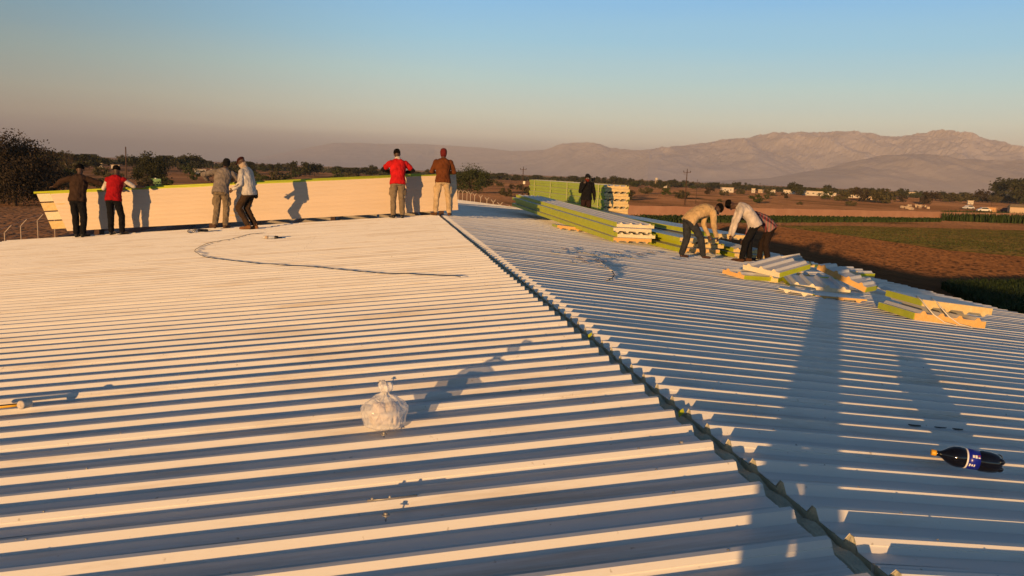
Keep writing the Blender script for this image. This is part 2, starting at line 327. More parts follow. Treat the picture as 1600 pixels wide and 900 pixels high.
def roof_panel(y0, side, x0, x1, npan=4, nseg=26, seed=0, foam=True):
    """one installed sandwich panel, from the ridge (x0) down to the eave (x1)"""
    prof = rib_profile(npan); b = MB(); n = len(prof); s = -1 if side < 0 else 1; T = .055
    rr = random.Random(seed); jz = rr.uniform(-.0015,.0015); dz = rr.uniform(-.003,.003)
    def row(x, dy=0): 
        o = []
        for k, (y, z) in enumerate(prof):
            wv = .0035*noise.noise(Vector((x*.9, (y0+y)*1.7, seed*3.7))) + jz + dz*x/12
            o.append((s*x, y0+y, z-TL*x+wv*(1 if z < -.02 else .6)))
        return o
    rows = [row(x0+(x1-x0)*i/nseg) for i in range(nseg+1)]
    vs = [v for r_ in rows for v in r_]
    f = [(i*n+k, i*n+k+1, (i+1)*n+k+1, (i+1)*n+k) for i in range(nseg) for k in range(n-1)]
    if s < 0: f = [q[::-1] for q in f]
    b.add(vs, [q[::-1] for q in f])
    if foam:
        b.cur = 3
        for k in range(npan):
            for q in range(5):
                xq = x0+.35+2.5*q+rr.uniform(-.02,.02)
                if xq < x1-.1:
                    yy = y0+(k+.5)*.25+rr.uniform(-.004,.004); z_ = (.004 if k == 0 else 0)-TL*xq+.0005; vs = [(s*xq+r_*math.cos(a*1.0472), yy+r_*math.sin(a*1.0472), z_+hh) for r_, hh in ((.007,0),(.0065,.001),(.004,.0015),(.0035,.004)) for a in range(6)]
                    b.add(vs, [(i*6+a, i*6+(a+1)%6, (i+1)*6+(a+1)%6, (i+1)*6+a) for i in range(3) for a in range(6)]+[tuple(range(18,24))])
        b.cur = 1
        for xi in (x0+.004, x1-.004):          # foam end faces and the core just under the sheet
            vs = []
            for y, z in prof: vs.append((s*xi, y0+y, z-TL*xi-.0025)); 
            nn = len(prof)
            for y, z in prof: vs.append((s*xi, y0+y, -RH-T-TL*xi))
            b.add(vs, [(k, k+1, nn+k+1, nn+k) for k in range(nn-1)])
        b.cur = 2
        b.add([(s*x0, y0, -RH-T-TL*x0), (s*x1, y0, -RH-T-TL*x1), (s*x1, y0+npan*.25, -RH-T-TL*x1), (s*x0, y0+npan*.25, -RH-T-TL*x0)], [(0,1,2,3)])
        b.add([(s*x0, y0+.001, -RH-TL*x0-.001), (s*x1, y0+.001, -RH-TL*x1-.001), (s*x1, y0+.001, -RH-T-TL*x1), (s*x0, y0+.001, -RH-T-TL*x0)], [(0,1,2,3)])
    return b
def eaveL(y): return 10.9+.01*(y-22)
def eaveR(y): return 9.95+.125*(y-14.5) if y > 9 else 9.95+.125*(9-14.5)
YOFF = .27
for i in range(-1, YL1):
    y0 = i+YOFF
    part(roof_panel(y0, -1, .022+random.uniform(0,.012), eaveL(y0)+random.uniform(-.03,.03), seed=i+50), 'roof_panel', [M['roof'], M['foamg'], M['sheet'], M['steel']])
for i in range(-1, YR1):
    y0 = i+YOFF+.02
    part(roof_panel(y0, 1, .072+random.uniform(0,.012), eaveR(y0+.5)+random.uniform(-.03,.03), seed=i+150), 'roof_panel', [M['roof'], M['foamg'], M['sheet'], M['steel']])
b = MB()
for i in range(-30, -1): pass
for s, x1, yo in ((-1, 10.7, YOFF), (1, 9.2, YOFF+.02)):
    for y0 in range(-30, -1, 1):
        q = roof_panel(y0+yo, s, .03 if s < 0 else .075, x1, nseg=1, seed=y0, foam=False); b.add(q.v, q.f)
part(b, 'roof_deck', M['roof'])
# lumpy sealing foam down the open ridge joint
b = MB(); vs = []; ny = 900; sec = [(-.03,-.11),(-.002,-.047),(.03,-.058),(.055,-.046),(.078,-.11)]
for j in range(ny):
    y = -1+ (YR1+1)*j/(ny-1)
    for (x, z) in sec:
        nv = noise.noise(Vector((x*20, y*9, 0))); vs.append((x+.006*nv, y, z-.006-.012*nv-.008*math.sin(2*math.pi*(y-YOFF-.125)/.25)))
k = len(sec); b.add(vs, [(j*k+i, j*k+i+1, (j+1)*k+i+1, (j+1)*k+i)[::-1] for j in range(ny-1) for i in range(k-1)])
part(b, 'ridge_sealant', M['foamg'], smooth=True, label='olive grey foam filling the open ridge joint')
# bits of lime film caught in the joint
for px, py in ((921,519),(1063,638)):
    p = atY(px, py, 1); d = ray(px, py); t_ = (-CX+.045)/d.x; p = CAM+d*t_
    b = MB(); b.add([(p.x-.012,p.y-.02,p.z-.045),(p.x+.02,p.y-.012,p.z-.02),(p.x+.022,p.y+.014,p.z-.004),(p.x-.008,p.y+.01,p.z-.022)], [(0,1,2,3)])
    part(b, 'film_scrap', M['film'], label='torn bit of lime green film stuck in the ridge joint')
# walls, portal frame and purlins under the roof
b = MB(); zt = -RH-.20
def wallseg(x, y0, y1, top): b.box((x, (y0+y1)/2, (GZ+top)/2), (.2, y1-y0, top-GZ))
wallseg(-10.4, -30, YR1, -TL*10.4+zt); part(b, 'side_wall', M['wall'])
b = MB(); wallseg(8.6, -30, YR1, -TR*8.6+zt-.2); part(b, 'side_wall', M['wall'])
for y in (-29.8, YR1-.2):
    b = MB(); pts = [(-10.28, GZ), (8.48, GZ), (8.48, -TR*8.48+zt-.2), (0, zt), (-10.28, -TL*10.28+zt)]
    vs = [(x, y-.1, z) for x, z in pts]+[(x, y+.1, z) for x, z in pts]; n = 5
    b.add(vs, [tuple(range(n)), tuple(range(2*n-1, n-1, -1))]+[(i, n+i, n+(i+1)%n, (i+1)%n) for i in range(n)]); part(b, 'gable_wall', M['wall'])
for k in range(9):
    b = MB(); x = -.4-k*1.25; b.box((x, 31, -TL*abs(x)-RH-.155), (.07, 2*8.9, .16)); part(b, 'purlin', M['purlin'])

# ------------------------------------------------------------------ loose sandwich panels
def panel_meshes(nr, L, key, foam='foam', film='film', T=.078):
    W = nr*.25-.02; FH = T-.006 if L < 5 else T+RH-.012
    prof = [(-W/2, T)]
    for k in range(nr):
        c = -W/2-.01+(k+.5)*.25; prof += [(c-RB/2, T), (c-RT/2, T+RH), (c+RT/2, T+RH), (c+RB/2, T)]
    prof.append((W/2, T)); n = len(prof)
    core = MB(); e = .004
    top = [(x, z-.003) for x, z in prof]; ring = [(-W/2+e, .004)] + [(max(-W/2+e, min(W/2-e, x)), z) for x, z in top] + [(W/2-e, .004)]
    m_ = len(ring); seg = max(1, min(8, int(L/1.5)))
    vs = [(x, L*j/seg, z) for j in range(seg+1) for x, z in ring]
    core.add(vs, [(j*m_+i, j*m_+(i+1)%m_, (j+1)*m_+(i+1)%m_, (j+1)*m_+i)[::-1] for j in range(seg) for i in range(m_)])
    core.add([(x, 0, z) for x, z in ring], [tuple(range(m_))[::-1]][0:1]); core.add([(x, L, z) for x, z in ring], [tuple(range(m_))])
    sh = MB(); th = .0018
    loop = prof+[(x, z-th) for x, z in prof[::-1]]; q = len(loop); y0, y1 = .006, L-.006
    sh.add([(x, y0, z) for x, z in loop]+[(x, y1, z) for x, z in loop], [(i, (i+1)%q, q+(i+1)%q, q+i) for i in range(q)]+[(i, i+1, q-2-i, q-1-i) for i in range(n-1)]+[(q+q-1-i, q+q-2-i, q+i+1, q+i) for i in range(n-1)])
    fl = MB(); fl.box((0, L/2, .0012), (W, L-.012, .0024))
    ed = MB(); ed.box((-W/2-.0005, L/2, .004+FH/2), (.007, L-.016, FH)); 
    er = MB(); er.box((W/2+.0005, L/2, .004+FH/2), (.007, L-.016, FH))
    return (core.mesh('foam_core', M[foam]), sh.mesh('ribbed_sheet', M['sheet']), fl.mesh('flat_sheet', M['sheet']), ed.mesh('edge_film', M[film]), er.mesh('edge_film', M[film]))
PM = {}
def sandwich(name, label, nr, L, loc, rot, flip=False, group=None, foam='foam', film='film', cat='panel', T=.078):
    key = (nr, L, foam, film, T)
    if key not in PM: PM[key] = panel_meshes(nr, L, key, foam, film, T)
    r = bpy.data.objects.new(name, None); r.empty_display_size = .3; COL.objects.link(r); tag(r, label, cat, group)
    mt = rot.to_4x4() if isinstance(rot, Matrix) else Matrix.Rotation(rot, 4, 'Z')
    loc = Vector(loc)
    if flip: mt = mt @ Matrix.Translation((0,0,T+RH)) @ Matrix.Rotation(math.pi, 4, 'Y')
    mt.translation = mt.translation+loc if flip else loc
    r.matrix_world = mt
    for nm, me in zip(('foam_core','ribbed_sheet','flat_sheet','edge_film','edge_film'), PM[key]):
        o = bpy.data.objects.new(nm, me); COL.objects.link(o); o.parent = r
    return r
slopeM = lambda a: Matrix.Rotation(AR, 3, 'Y') @ Matrix.Rotation(a, 3, 'Z')      # lies on the right slope
# tall strapped stack at the back (11 panels)
ax, ay, aa = 7.30, 30.0, R(2.4); za = zroof(7.3)+.03
NA = 11; stepA = .142
for k in range(NA):
    fl = k % 2 == 1
    lab = f'{"topmost" if k == NA-1 else ORD[k]+" from bottom"} lime edged panel in the strapped stack behind the man in black'
    sandwich('sandwich_panel', lab, 4, 13.0, (ax+random.uniform(-.02,.02)+(.05 if fl else 0), ay+random.uniform(-.04,.04), za+k*stepA), aa, fl, 'panels in the tall strapped stack', 'foam', 'filmd', T=.100)
for i, q in enumerate((.6, 2.6, 5.2, 8.2, 11.6)):
    b = MB(); zt_ = NA*stepA+.004; c = Vector((ax, ay, za)) + Matrix.Rotation(aa, 3, 'Z') @ Vector((0, q, 0)); mt = Matrix.Rotation(aa, 3, 'Z')
    b.box(c+mt@Vector((-.535, 0, zt_/2)), (.006, .075, zt_), M3=mt); b.box(c+mt@Vector((.03, 0, zt_+.006)), (1.13, .045, .006), M3=mt); b.box(c+mt@Vector((.59, 0, zt_/2)), (.006, .075, zt_), M3=mt)
    o = b.build('packing_strap', M['strap']); tag(o, f'{["first","second","third","fourth","fifth"][i]} pale yellow strap, counted from the cream ends, around the tall stack', 'strap', 'straps around the tall stack')
# front long stack: four panels with staggered ends
pB = onR(957, 379); bx, by = pB.x, pB.y
offs = [(0,0,-.02),(.22,.12,.5),(0,.05,.2),(.28,.35,.7)]
labB = ['lowest long panel of the front stack, orange foam end with ribs below', 'second long panel of the front stack, its ribbed cream end sticking out', 'third long panel of the front stack with a lime green side', 'top long panel of the front stack with a blue grey top face']
for k in range(4):
    loc = Vector((bx+.5+offs[k][0]*.6, by+offs[k][1], zroof(bx+.5)+.05+k*.117))
    sandwich('sandwich_panel', labB[k], 4, 13.0-offs[k][2]*.3, loc, Matrix.Rotation(R(1.9),3,'Z')@Matrix.Rotation(R(1.2),3,'X')@Matrix.Rotation(R(1.2),3,'Y'), k % 2 == 0, 'panels in the long front stack', 'foamo' if k == 0 else 'foamw')
p = onR(896, 361); sandwich('panel_offcut', 'short orange foam offcut propping up the long front stack', 4, .6, (p.x, p.y, p.z), slopeM(R(2)), True, foam='foamo', cat='offcut')
# second long stack beside it
pC = onR(1062, 396); cx_, cy_ = pC.x+.5, pC.y
labC = ['lowest panel of the stack the bending men work on, orange ended', 'second panel of the stack under the bending men', 'third panel of the stack under the bending men, lime sided']
for k in range(3):
    loc = Vector((cx_+(.25 if k == 1 else 0), cy_+[0,.35,.1][k], zroof(cx_)+.05+k*.117))
    sandwich('sandwich_panel', labC[k], 4, 12.6, loc, Matrix.Rotation(R(1.9),3,'Z')@Matrix.Rotation(R(1.5),3,'Y'), k % 2 == 0, 'panels in the stack under the bending men', 'foamo' if k == 0 else 'foam')
sandwich('sandwich_panel', 'top panel the bending men are gripping by its cream end', 4, 12.6, (cx_+.78, cy_-.05, zroof(cx_)+.06+3*.117), Matrix.Rotation(R(3.0),3,'Z')@Matrix.Rotation(R(2.0),3,'Y'), True, 'panels in the stack under the bending men', 'foam')
pD = onR(1150, 402)
for k in range(2):
    sandwich('sandwich_panel', ['lower','upper'][k]+' panel of the low pair behind the man in the white sweater', 4, 11.5, (cx_+1.75+.1*k, cy_+.9+.3*k, zroof(cx_+1.8)+.03+k*.117), Matrix.Rotation(R(2.2),3,'Z')@Matrix.Rotation(R(3),3,'Y'), k == 0, 'low pair of panels behind the men', 'foam')
# strapped pair of square offcuts, right
pE = onR(1432, 502); pE2 = onR(1534, 513)
ang = math.atan2(pE2.y-pE.y, pE2.x-pE.x)
mE = Matrix.Rotation(AR, 3, 'Y') @ Matrix.Rotation(ang-R(9), 3, 'Z')
cE = (pE+pE2)/2
sandwich('panel_offcut', 'square orange foam offcut with ribs up, lower of the strapped pair', 4, .95, cE+Vector((0,0,.005)), mE, False, foam='foamo', cat='offcut', T=.095)
sandwich('panel_offcut', 'square cream foam offcut with ribs down, resting on the orange one', 4, .95, cE+mE@Vector((.17,.17,.145)), mE, True, foam='foam', cat='offcut', T=.09)
for q, lab in ((-.33, 'white strap hanging down nearest the lime corner of the offcut pair'), (-.12, 'second white strap slanting over the cream offcut end')):
    b = MB(); pts = [cE+mE@Vector((q-.02, .3, .30)), cE+mE@Vector((q-.01, .172, .262)), cE+mE@Vector((q+.0, .10, .22)), cE+mE@Vector((q+.08, -.012, .11)), cE+mE@Vector((q+.22, -.05, .03)), cE+mE@Vector((q+.36, -.12, .012))]
    b.tube(pts, .009, 6); tag(b.build('packing_strap', M['wstrap'], smooth=True), lab, 'strap', 'white straps on the offcut pair')
# the broken offcuts by the bending men: ends of the face turned to us, and how far it is turned
V = Vector
def off(nl, nr_, hr, yaw, L, label, tx=0, flip=False, foam='foamw', T=.075, film='film', side=0):
    b_ = onR(nr_[0], nr_[1], hr); f = (b_-CAM); f.z = 0; f.normalize(); rgt = V((f.y, -f.x, 0)); u = rgt*math.cos(R(yaw))+f*math.sin(R(yaw))
    d = ray(*nl); e = b_-CAM; t_ = (e.x*u.y-e.y*u.x)/(d.x*u.y-d.y*u.x); a = CAM+d*t_; X = b_-a; W = X.length; X.normalize()
    nrm = V((math.sin(AR), 0, math.cos(AR))); Y = nrm.cross(X).normalized(); Z = X.cross(Y)
    if side:     # a long lime edge faces us instead of a cut end
        mt = Matrix((Y, -X, Z)).transposed(); o = b_+Y*((side*.25-.02)/2); mt = mt @ Matrix.Rotation(R(tx), 3, 'Y').inverted(); n = side; L = W
    else: mt = Matrix((X, Y, Z)).transposed() @ Matrix.Rotation(R(tx), 3, 'X'); o = (a+b_)/2; n = max(1, round((W+.02)/.25))
    return sandwich('panel_offcut', label, n, round(L, 2), o, mt, flip, 'offcuts heaped on the right slope', foam, film, 'offcut', T)
off((1161,421), (1217,434), .12, -33, .9, 'square offcut with white ribs up lying on top of the heap', 12, T=.088)
off((1170,439), (1216,442), 0, -10, .8, 'offcut underneath the square white ribbed one', 2, foam='foam')
off((1227,413), (1258,408), .10, 12, .4, 'lime edged offcut peeking out behind the square white ribbed one', 14, side=3)
off((1244,431), (1268,438), .0, -52, .66, 'small ribbed offcut with lime side in the middle of the heap', 4, foam='foam')
off((1124,426), (1166,438), 0, -40, .85, 'low lime sided offcut with orange end at the left of the heap', 0, foam='foamo')
off((1233,450), (1328,460), .0, 14, 1.0, 'front offcut of the heap showing a wavy pale foam end', 5, foam='foamw')
off((1213,455), (1272,466), 0, 0, .5, 'thin flat offcut lying in front of the heap', 0, True, 'foamw', .02)
off((1272,468), (1356,475), 0, 12, .4, 'slim orange edged strip nearest the camera beside the heap', 0, True, 'foamo', .03)
off((1272,419), (1355,459), .0, -25, .42, 'long orange plank of foam leaning across the heap', 6, foam='foamo', T=.10)
off((1303,422), (1343,432), .03, -35, .55, 'lime ended offcut at the far right of the heap', 3, foam='foamw')
off((1338,436), (1400,463), .0, -20, .25, 'thin white strip sloping down at the right of the heap', 10, foam='foamw', T=.012)
off((1257,415), (1272,418), .06, -10, .4, 'small cream block behind the leaning plank', 0, foam='foam')
# the panel held upright along the end of the roof
A = atY(105, 361, 22.35); Bq = atY(716, 328, 22.35)
dx = (Bq-A); Lp = dx.length; xa = dx.normalized(); za_ = Vector((-xa.z, 0, xa.x)).normalized()
pr = bpy.data.objects.new('sandwich_panel', None); COL.objects.link(pr)
tag(pr, 'long cream panel held on edge by the six men, lime strip along its top', 'panel')
lean = Matrix.Rotation(R(-5), 3, xa)
zc = lean @ za_; yc = zc.cross(xa)
pr.matrix_world = Matrix(((xa.x, yc.x, zc.x, A.x), (xa.y, yc.y, zc.y, A.y), (xa.z, yc.z, zc.z, A.z), (0,0,0,1)))
SHR = -.33
b = MB(); b.add([(.005,.007,0),(Lp-.005,.007,0),(Lp-.005,.063,0),(.005,.063,0),(.005+SHR*.958,.007,.958),(Lp-.005,.007,.958),(Lp-.005,.063,.958),(.005+SHR*.958,.063,.958)], [(3,2,1,0),(4,5,6,7),(0,1,5,4),(1,2,6,5),(2,3,7,6),(3,0,4,7)])
for k in range(4): 
    c = .12+k*.25; b.add([(.005+SHR*c,.063,c-.045),(.005+SHR*c,.10,c-.016),(.005+SHR*c,.10,c+.016),(.005+SHR*c,.063,c+.045),(Lp-.005,.063,c-.045),(Lp-.005,.10,c-.016),(Lp-.005,.10,c+.016),(Lp-.005,.063,c+.045)], [(0,1,2,3),(7,6,5,4),(0,4,5,1),(1,5,6,2),(2,6,7,3),(3,7,4,0)])
b.build('foam_core', M['foam'], pr)
ZR = [(0, 0)]+[q for k in range(9) for q in ((.055+k*.105, 0), (.060+k*.105, .0035), (.085+k*.105, .0035), (.090+k*.105, 0))]+[(.98, 0)]
b = MB(); n = 60; vs = []
for i in range(n+1):
    for z, yo in ZR: vs.append((SHR*z+(Lp-SHR*z)*i/n, yo+.006*noise.noise(Vector((i*.22, z*2, 0))), z))
nz_ = len(ZR); b.add(vs, [(i*nz_+k, (i+1)*nz_+k, (i+1)*nz_+k+1, i*nz_+k+1) for i in range(n) for k in range(nz_-1)]); b.build('flat_sheet', M['underside'], pr)
b = MB(); prof = []
for k in range(4): c = .12+k*.25; prof += [(c-.047,.066),(c-.015,.103),(c+.015,.103),(c+.047,.066)]
prof = [(0,.066)]+prof+[(.975,.066)]; n = len(prof)
b.add([(x if x else SHR*z, y, z) for x in (0, Lp) for z, y in prof], [(k, k+1, n+k+1, n+k) for k in range(n-1)]); b.build('ribbed_sheet', M['sheet'], pr)
b = MB(); b.tube([(SHR,.03,.985),(Lp,.03,.985)], .034, 10); b.build('edge_film', M['film'], pr, True)
# ragged end showing below and beside the left end : a second panel standing behind it
A2 = atY(83.5, 359, 22.62)
p2 = bpy.data.objects.new('sandwich_panel', None); COL.objects.link(p2); tag(p2, 'second panel standing behind the upright one, its four stepped ribs showing at the left end', 'panel')
p2.matrix_world = Matrix(((xa.x, yc.x, zc.x, A2.x), (xa.y, yc.y, zc.y, A2.y), (xa.z, yc.z, zc.z, A2.z), (0,0,0,1)))
b = MB(); L2 = 9.6
b.add([(x, y, z) for z in (0,.955) for x, y in ((.36+z*-.35,.05),(L2,.05),(L2,.10),(.36+z*-.35,.10))], [(3,2,1,0),(4,5,6,7),(0,1,5,4),(1,2,6,5),(2,3,7,6),(3,0,4,7)]); b.build('foam_core', M['foamw'], p2)
for k in range(4):
    z0 = .02+k*.24; z1 = z0+.205; xl = SHR*.95
    b = MB(); b.add([(x, y, z) for z in (z0, z1) for x, y in ((xl*z-.03,.008),(L2,.008),(L2,.048),(xl*z-.03,.048))], [(3,2,1,0),(4,5,6,7),(0,1,5,4),(1,2,6,5),(2,3,7,6),(3,0,4,7)]); b.build('rib', M['foamw'] if k % 2 else M['foam'], p2)
b = MB(); b.tube([(-.40,.05,.985),(L2,.05,.985)], .03, 10); b.build('edge_film', M['film'], p2, True)
# the panel rests on timber bearers
for k, px in enumerate((150, 330, 520, 690)):
    q = atY(px, 340, 22.3); zt_ = A.z+(Bq.z-A.z)*(q.x-A.x)/(Bq.x-A.x); zr = zroof(q.x) if q.x < 0 else -.02
    b = MB(); b.box((q.x, 22.52, (zt_+zr-.4)/2), (.12, .4, zt_-zr+.4-.004)); tag(b.build('timber_bearer', M['pole']), ['far left','left of centre','right of centre','ridge end'][k]+' timber block under the upright cream panel', 'timber')

# ------------------------------------------------------------------ people
V = Vector
def remesh(b, name, m, parent, voxel, smooth=4, fold=0, fs=9, clip=None):
    me = b.mesh(name, m); o = bpy.data.objects.new(name, me); COL.objects.link(o)
    md = o.modifiers.new('r', 'REMESH'); md.mode = 'VOXEL'; md.voxel_size = voxel; md.use_smooth_shade = True
    if smooth: sm = o.modifiers.new('s', 'SMOOTH'); sm.iterations = smooth; sm.factor = .5
    dg = bpy.context.evaluated_depsgraph_get(); ev = o.evaluated_get(dg)
    nm = bpy.data.meshes.new_from_object(ev, depsgraph=dg); o.modifiers.clear(); o.data = nm; bpy.data.meshes.remove(me); nm.name = name
    if not nm.materials: nm.materials.append(m if not isinstance(m, list) else m[0])
    if fold or clip is not None:
        nn = [v.normal.copy() for v in nm.vertices]; sd = random.random()*50
        for v, nrm in zip(nm.vertices, nn):
            if fold:
                c = v.co; q = V((c.x*fs+sd, c.y*fs, c.z*fs*.55)); k = noise.noise(q)+.5*noise.noise(q*2.1); k = 1-2*abs(k); v.co = c+nrm*(fold*k)
            if clip is not None and v.co.z < clip: v.co.z = clip
    nm.polygons.foreach_set('use_smooth', [True]*len(nm.polygons)); nm.update(); o.parent = parent; return o
def orth(t, s):
    t = t.normalized(); s = (s-t*s.dot(t)).normalized(); return s, t.cross(s)
HEADP = [(-.118,.028,.034,.048),(-.10,.045,.052,.032),(-.06,.062,.078,.014),(0,.072,.092,0),(.05,.074,.096,-.006),(.09,.058,.077,-.008),(.113,.03,.042,-.008)]
def head_rings(hc, upv, look, lo=-1, infl=0, back=0):
    upv = upv.normalized(); look = (look-upv*look.dot(upv)).normalized(); sd = look.cross(upv)
    return [(hc+upv*(h*(1+infl*6) if h > 0 else h)+look*(o-back), sd, look, a+infl, b_+infl) for h, a, b_, o in HEADP if h >= lo], sd, look
def hand(b, w, d, pn, curl=.5, side=1):
    """wrist, finger direction, palm normal"""
    d = d.normalized(); sd, _ = orth(d, d.cross(pn)); pn = sd.cross(d)
    b.loft([(w-d*.01, sd, pn, .026, .018), (w+d*.03, sd, pn, .036, .017), (w+d*.075, sd, pn, .040, .015), (w+d*.088, sd, pn, .038, .013)], 10)
    for k, (o, l) in enumerate(((-.029,.066),(-.010,.076),(.010,.071),(.028,.056))):
        p0 = w+d*.07+sd*o; d1 = (d*math.cos(curl*.5)+pn*math.sin(curl*.5)); d2 = (d*math.cos(curl*1.3)+pn*math.sin(curl*1.3))
        p1 = p0+d1*(l*.55); p2 = p1+d2*(l*.5); b.capsule(p0, p1, .0095, .009, 8); b.capsule(p1, p2, .009, .0075, 8)
    p0 = w+d*.02-sd*.028*side; p1 = p0+(d*.6-sd*.7*side+pn*.3).normalized()*.042; p2 = p1+(d*.85-sd*.2*side+pn*.4).normalized()*.033
    b.capsule(p0, p1, .013, .011, 8); b.capsule(p1, p2, .011, .008, 8)
BASE = dict(spine=[(0,0,.93),(0,0,1.08),(0,0,1.28),(0,-.005,1.44)], head=(0,.03,1.64), look=(0,1,0),
  shL=(-.185,0,1.41), shR=(.185,0,1.41), elL=(-.25,-.02,1.13), elR=(.25,-.02,1.13), wrL=(-.26,.08,.90), wrR=(.26,.08,.90), hdL=(0,.2,-1), hdR=(0,.2,-1), pnL=(1,0,0), pnR=(-1,0,0), curl=.6,
  hipL=(-.088,0,.93), hipR=(.088,0,.93), knL=(-.10,.02,.49), knR=(.10,.02,.49), anL=(-.11,-.02,.08), anR=(.11,-.02,.08), toL=(-.13,.15,.03), toR=(.13,.15,.03))
def person(label, loc, rz, scale, pose, shirt, trousers, shoe, headgear='hair', headcol=None, sleeve='long', extra=None, under=None, barefoot=False):
    P = dict(BASE); P.update(pose)
    g = {k: (V(v) if isinstance(v, tuple) else ([V(q) for q in v] if isinstance(v, list) else v)) for k, v in P.items()}
    root = empty('person', loc, rz, label=label, cat='person'); root.scale = (scale,)*3
    sp = g['spine']; hs = (g['hipR']-g['hipL']); ss = (g['shR']-g['shL'])
    def torso(b, infl, lo=0, hi=True):
        hip = .018 if infl > .03 else 0
        W = [(.150,.108),(.140,.100),(.165,.115),(.150,.085)]
        pts = [sp[0]-(sp[1]-sp[0]).normalized()*.06]+sp; W[0] = (W[0][0]+hip, W[0][1]+hip); Ws = [(.145+hip*1.3,.105+hip*1.3)]+W; rings = []
        n = len(pts)
        # spline sample
        for i in range(n-1):
            p0, p1, p2, p3 = pts[max(i-1,0)], pts[i], pts[i+1], pts[min(i+2,n-1)]
            for u in (0,.33,.66):
                c = .5*((2*p1)+(p2-p0)*u+(2*p0-5*p1+4*p2-p3)*u*u+(3*p1-p0-3*p2+p3)*u**3)
                tn = (p2-p1)
                f = (i+u)/(n-1); s = hs.normalized()*(1-f)+ss.normalized()*f; sd, fd = orth(tn, s)
                a = Ws[i][0]*(1-u)+Ws[i+1][0]*u; d = Ws[i][1]*(1-u)+Ws[i+1][1]*u
                rings.append((c, sd, fd, a+infl, d+infl))
        tn = pts[-1]-pts[-2]; sd, fd = orth(tn, ss)
        rings.append((pts[-1], sd, fd, .150+infl, .085+infl)); rings.append((pts[-1]+tn.normalized()*.045, sd, fd, .10+infl*.7, .07+infl*.7)); rings.append((pts[-1]+tn.normalized()*.07, sd, fd, .062+infl*.5, .058+infl*.5))
        b.loft(rings[lo:], 18)
    hc = g['head']; nk = sp[-1]+(sp[-1]-sp[-2]).normalized()*.05; upv = hc-nk
    # body: one continuous figure
    b = MB(); torso(b, -.012)
    b.capsule(nk-upv*.3, hc-upv.normalized()*.05, .056, .052)
    rings, hsd, lk = head_rings(hc, upv, g['look']); b.loft(rings, 18); u_ = upv.normalized()
    b.capsule(hc+lk*.085+u_*.015, hc+lk*.108-u_*.02, .010, .015, 8)            # nose
    b.capsule(hc+lk*.083+hsd*.045+u_*.03, hc+lk*.083-hsd*.045+u_*.03, .010, .010, 8)   # brow
    b.capsule(hc+lk*.088+hsd*.02-u_*.058, hc+lk*.088-hsd*.02-u_*.058, .011, .011, 8)   # mouth
    for s in (-1, 1): b.ellips(hc+hsd*(.077*s)-lk*.008-u_*.005, (hsd*.012, lk*.02, u_*.032), 10)
    for s in 'LR':
        b.capsule(g['sh'+s], g['el'+s], .050, .040); b.capsule(g['el'+s], g['wr'+s], .040, .026)
        hand(b, g['wr'+s], g['hd'+s], g['pn'+s], P['curl'], 1 if s == 'L' else -1)
        b.capsule(g['hip'+s], g['kn'+s], .078, .053); b.capsule(g['kn'+s], g['an'+s], .053, .036)
        b.capsule(g['an'+s]-V((0,0,.03)), g['to'+s], .038, .028)
    remesh(b, 'body', M['skin'], root, .0085, 3)
    # eyes
    for s in (-1, 1):
        e = MB(); e.ellips(hc+lk*.087+hsd*(.031*s)+u_*.012, (hsd*.014, lk*.008, u_*.008), 8); e.build('eye', M['whitep'], root, True)
    # shirt
    b = MB(); torso(b, .034, lo=0)
    for s in 'LR':
        e = g['el'+s]; sh = g['sh'+s]; wr = g['wr'+s]
        if sleeve != 'vest':
            b.capsule(sh, e if sleeve == 'long' else sh+(e-sh)*.62, .070, .060 if sleeve == 'long' else .066)
            if sleeve == 'long': b.capsule(e, e+(wr-e)*.93, .058, .040)
        else: b.capsule(sh, sh+(e-sh)*.08, .066, .066)
    remesh(b, 'shirt', shirt, root, .012, 3, .011, 10)
    if under:
        for s in 'LR':
            b = MB(); e = g['el'+s]; sh = g['sh'+s]; wr = g['wr'+s]; b.capsule(sh, e, .057, .05)
            if under[1] == 'long': b.capsule(e, e+(wr-e)*.95, .049, .034)
            remesh(b, 'sleeve', under[0], root, .011, 4, .005)
    # trousers
    b = MB(); sd, fd = orth(sp[1]-sp[0], hs); ct = (sp[1]-sp[0]).normalized()
    b.loft([(sp[0]-ct*.10, sd, fd, .12, .10), (sp[0]-ct*.04, sd, fd, .165, .122), (sp[0]+ct*.03, sd, fd, .150, .110), (sp[0]+ct*.06, sd, fd, .138, .100)], 18)
    for s in 'LR':
        b.capsule(g['hip'+s]-ct*.02, g['kn'+s], .095, .074); k = g['kn'+s]; a = g['an'+s]; b.capsule(k, k+(a-k)*.92, .074, .062)
        if P.get('cargo'): q = g['hip'+s]*.45+k*.55+sd*(.075 if s == 'R' else -.075); b.capsule(q+V((0,0,.06)), q-V((0,0,.06)), .04, .045)
    remesh(b, 'trousers', trousers, root, .012, 3, .011, 11)
    if not barefoot:
        for s in 'LR':
            b = MB(); a = g['an'+s]; to = g['to'+s]; hl = a+(a-to).normalized()*.03; hl.z = a.z-.04
            b.capsule(hl, to, .046, .040); b.capsule(a+V((0,0,.03)), a-V((0,0,.03)), .050, .046); b.capsule(to-V((0,0,0)), to+(to-hl).normalized()*.05, .042, .034)
            mn = min(to.z, hl.z)-.034
            remesh(b, 'shoe', shoe, root, .011, 3, 0, clip=mn)
    hcol = headcol or M['hair']
    b = MB()
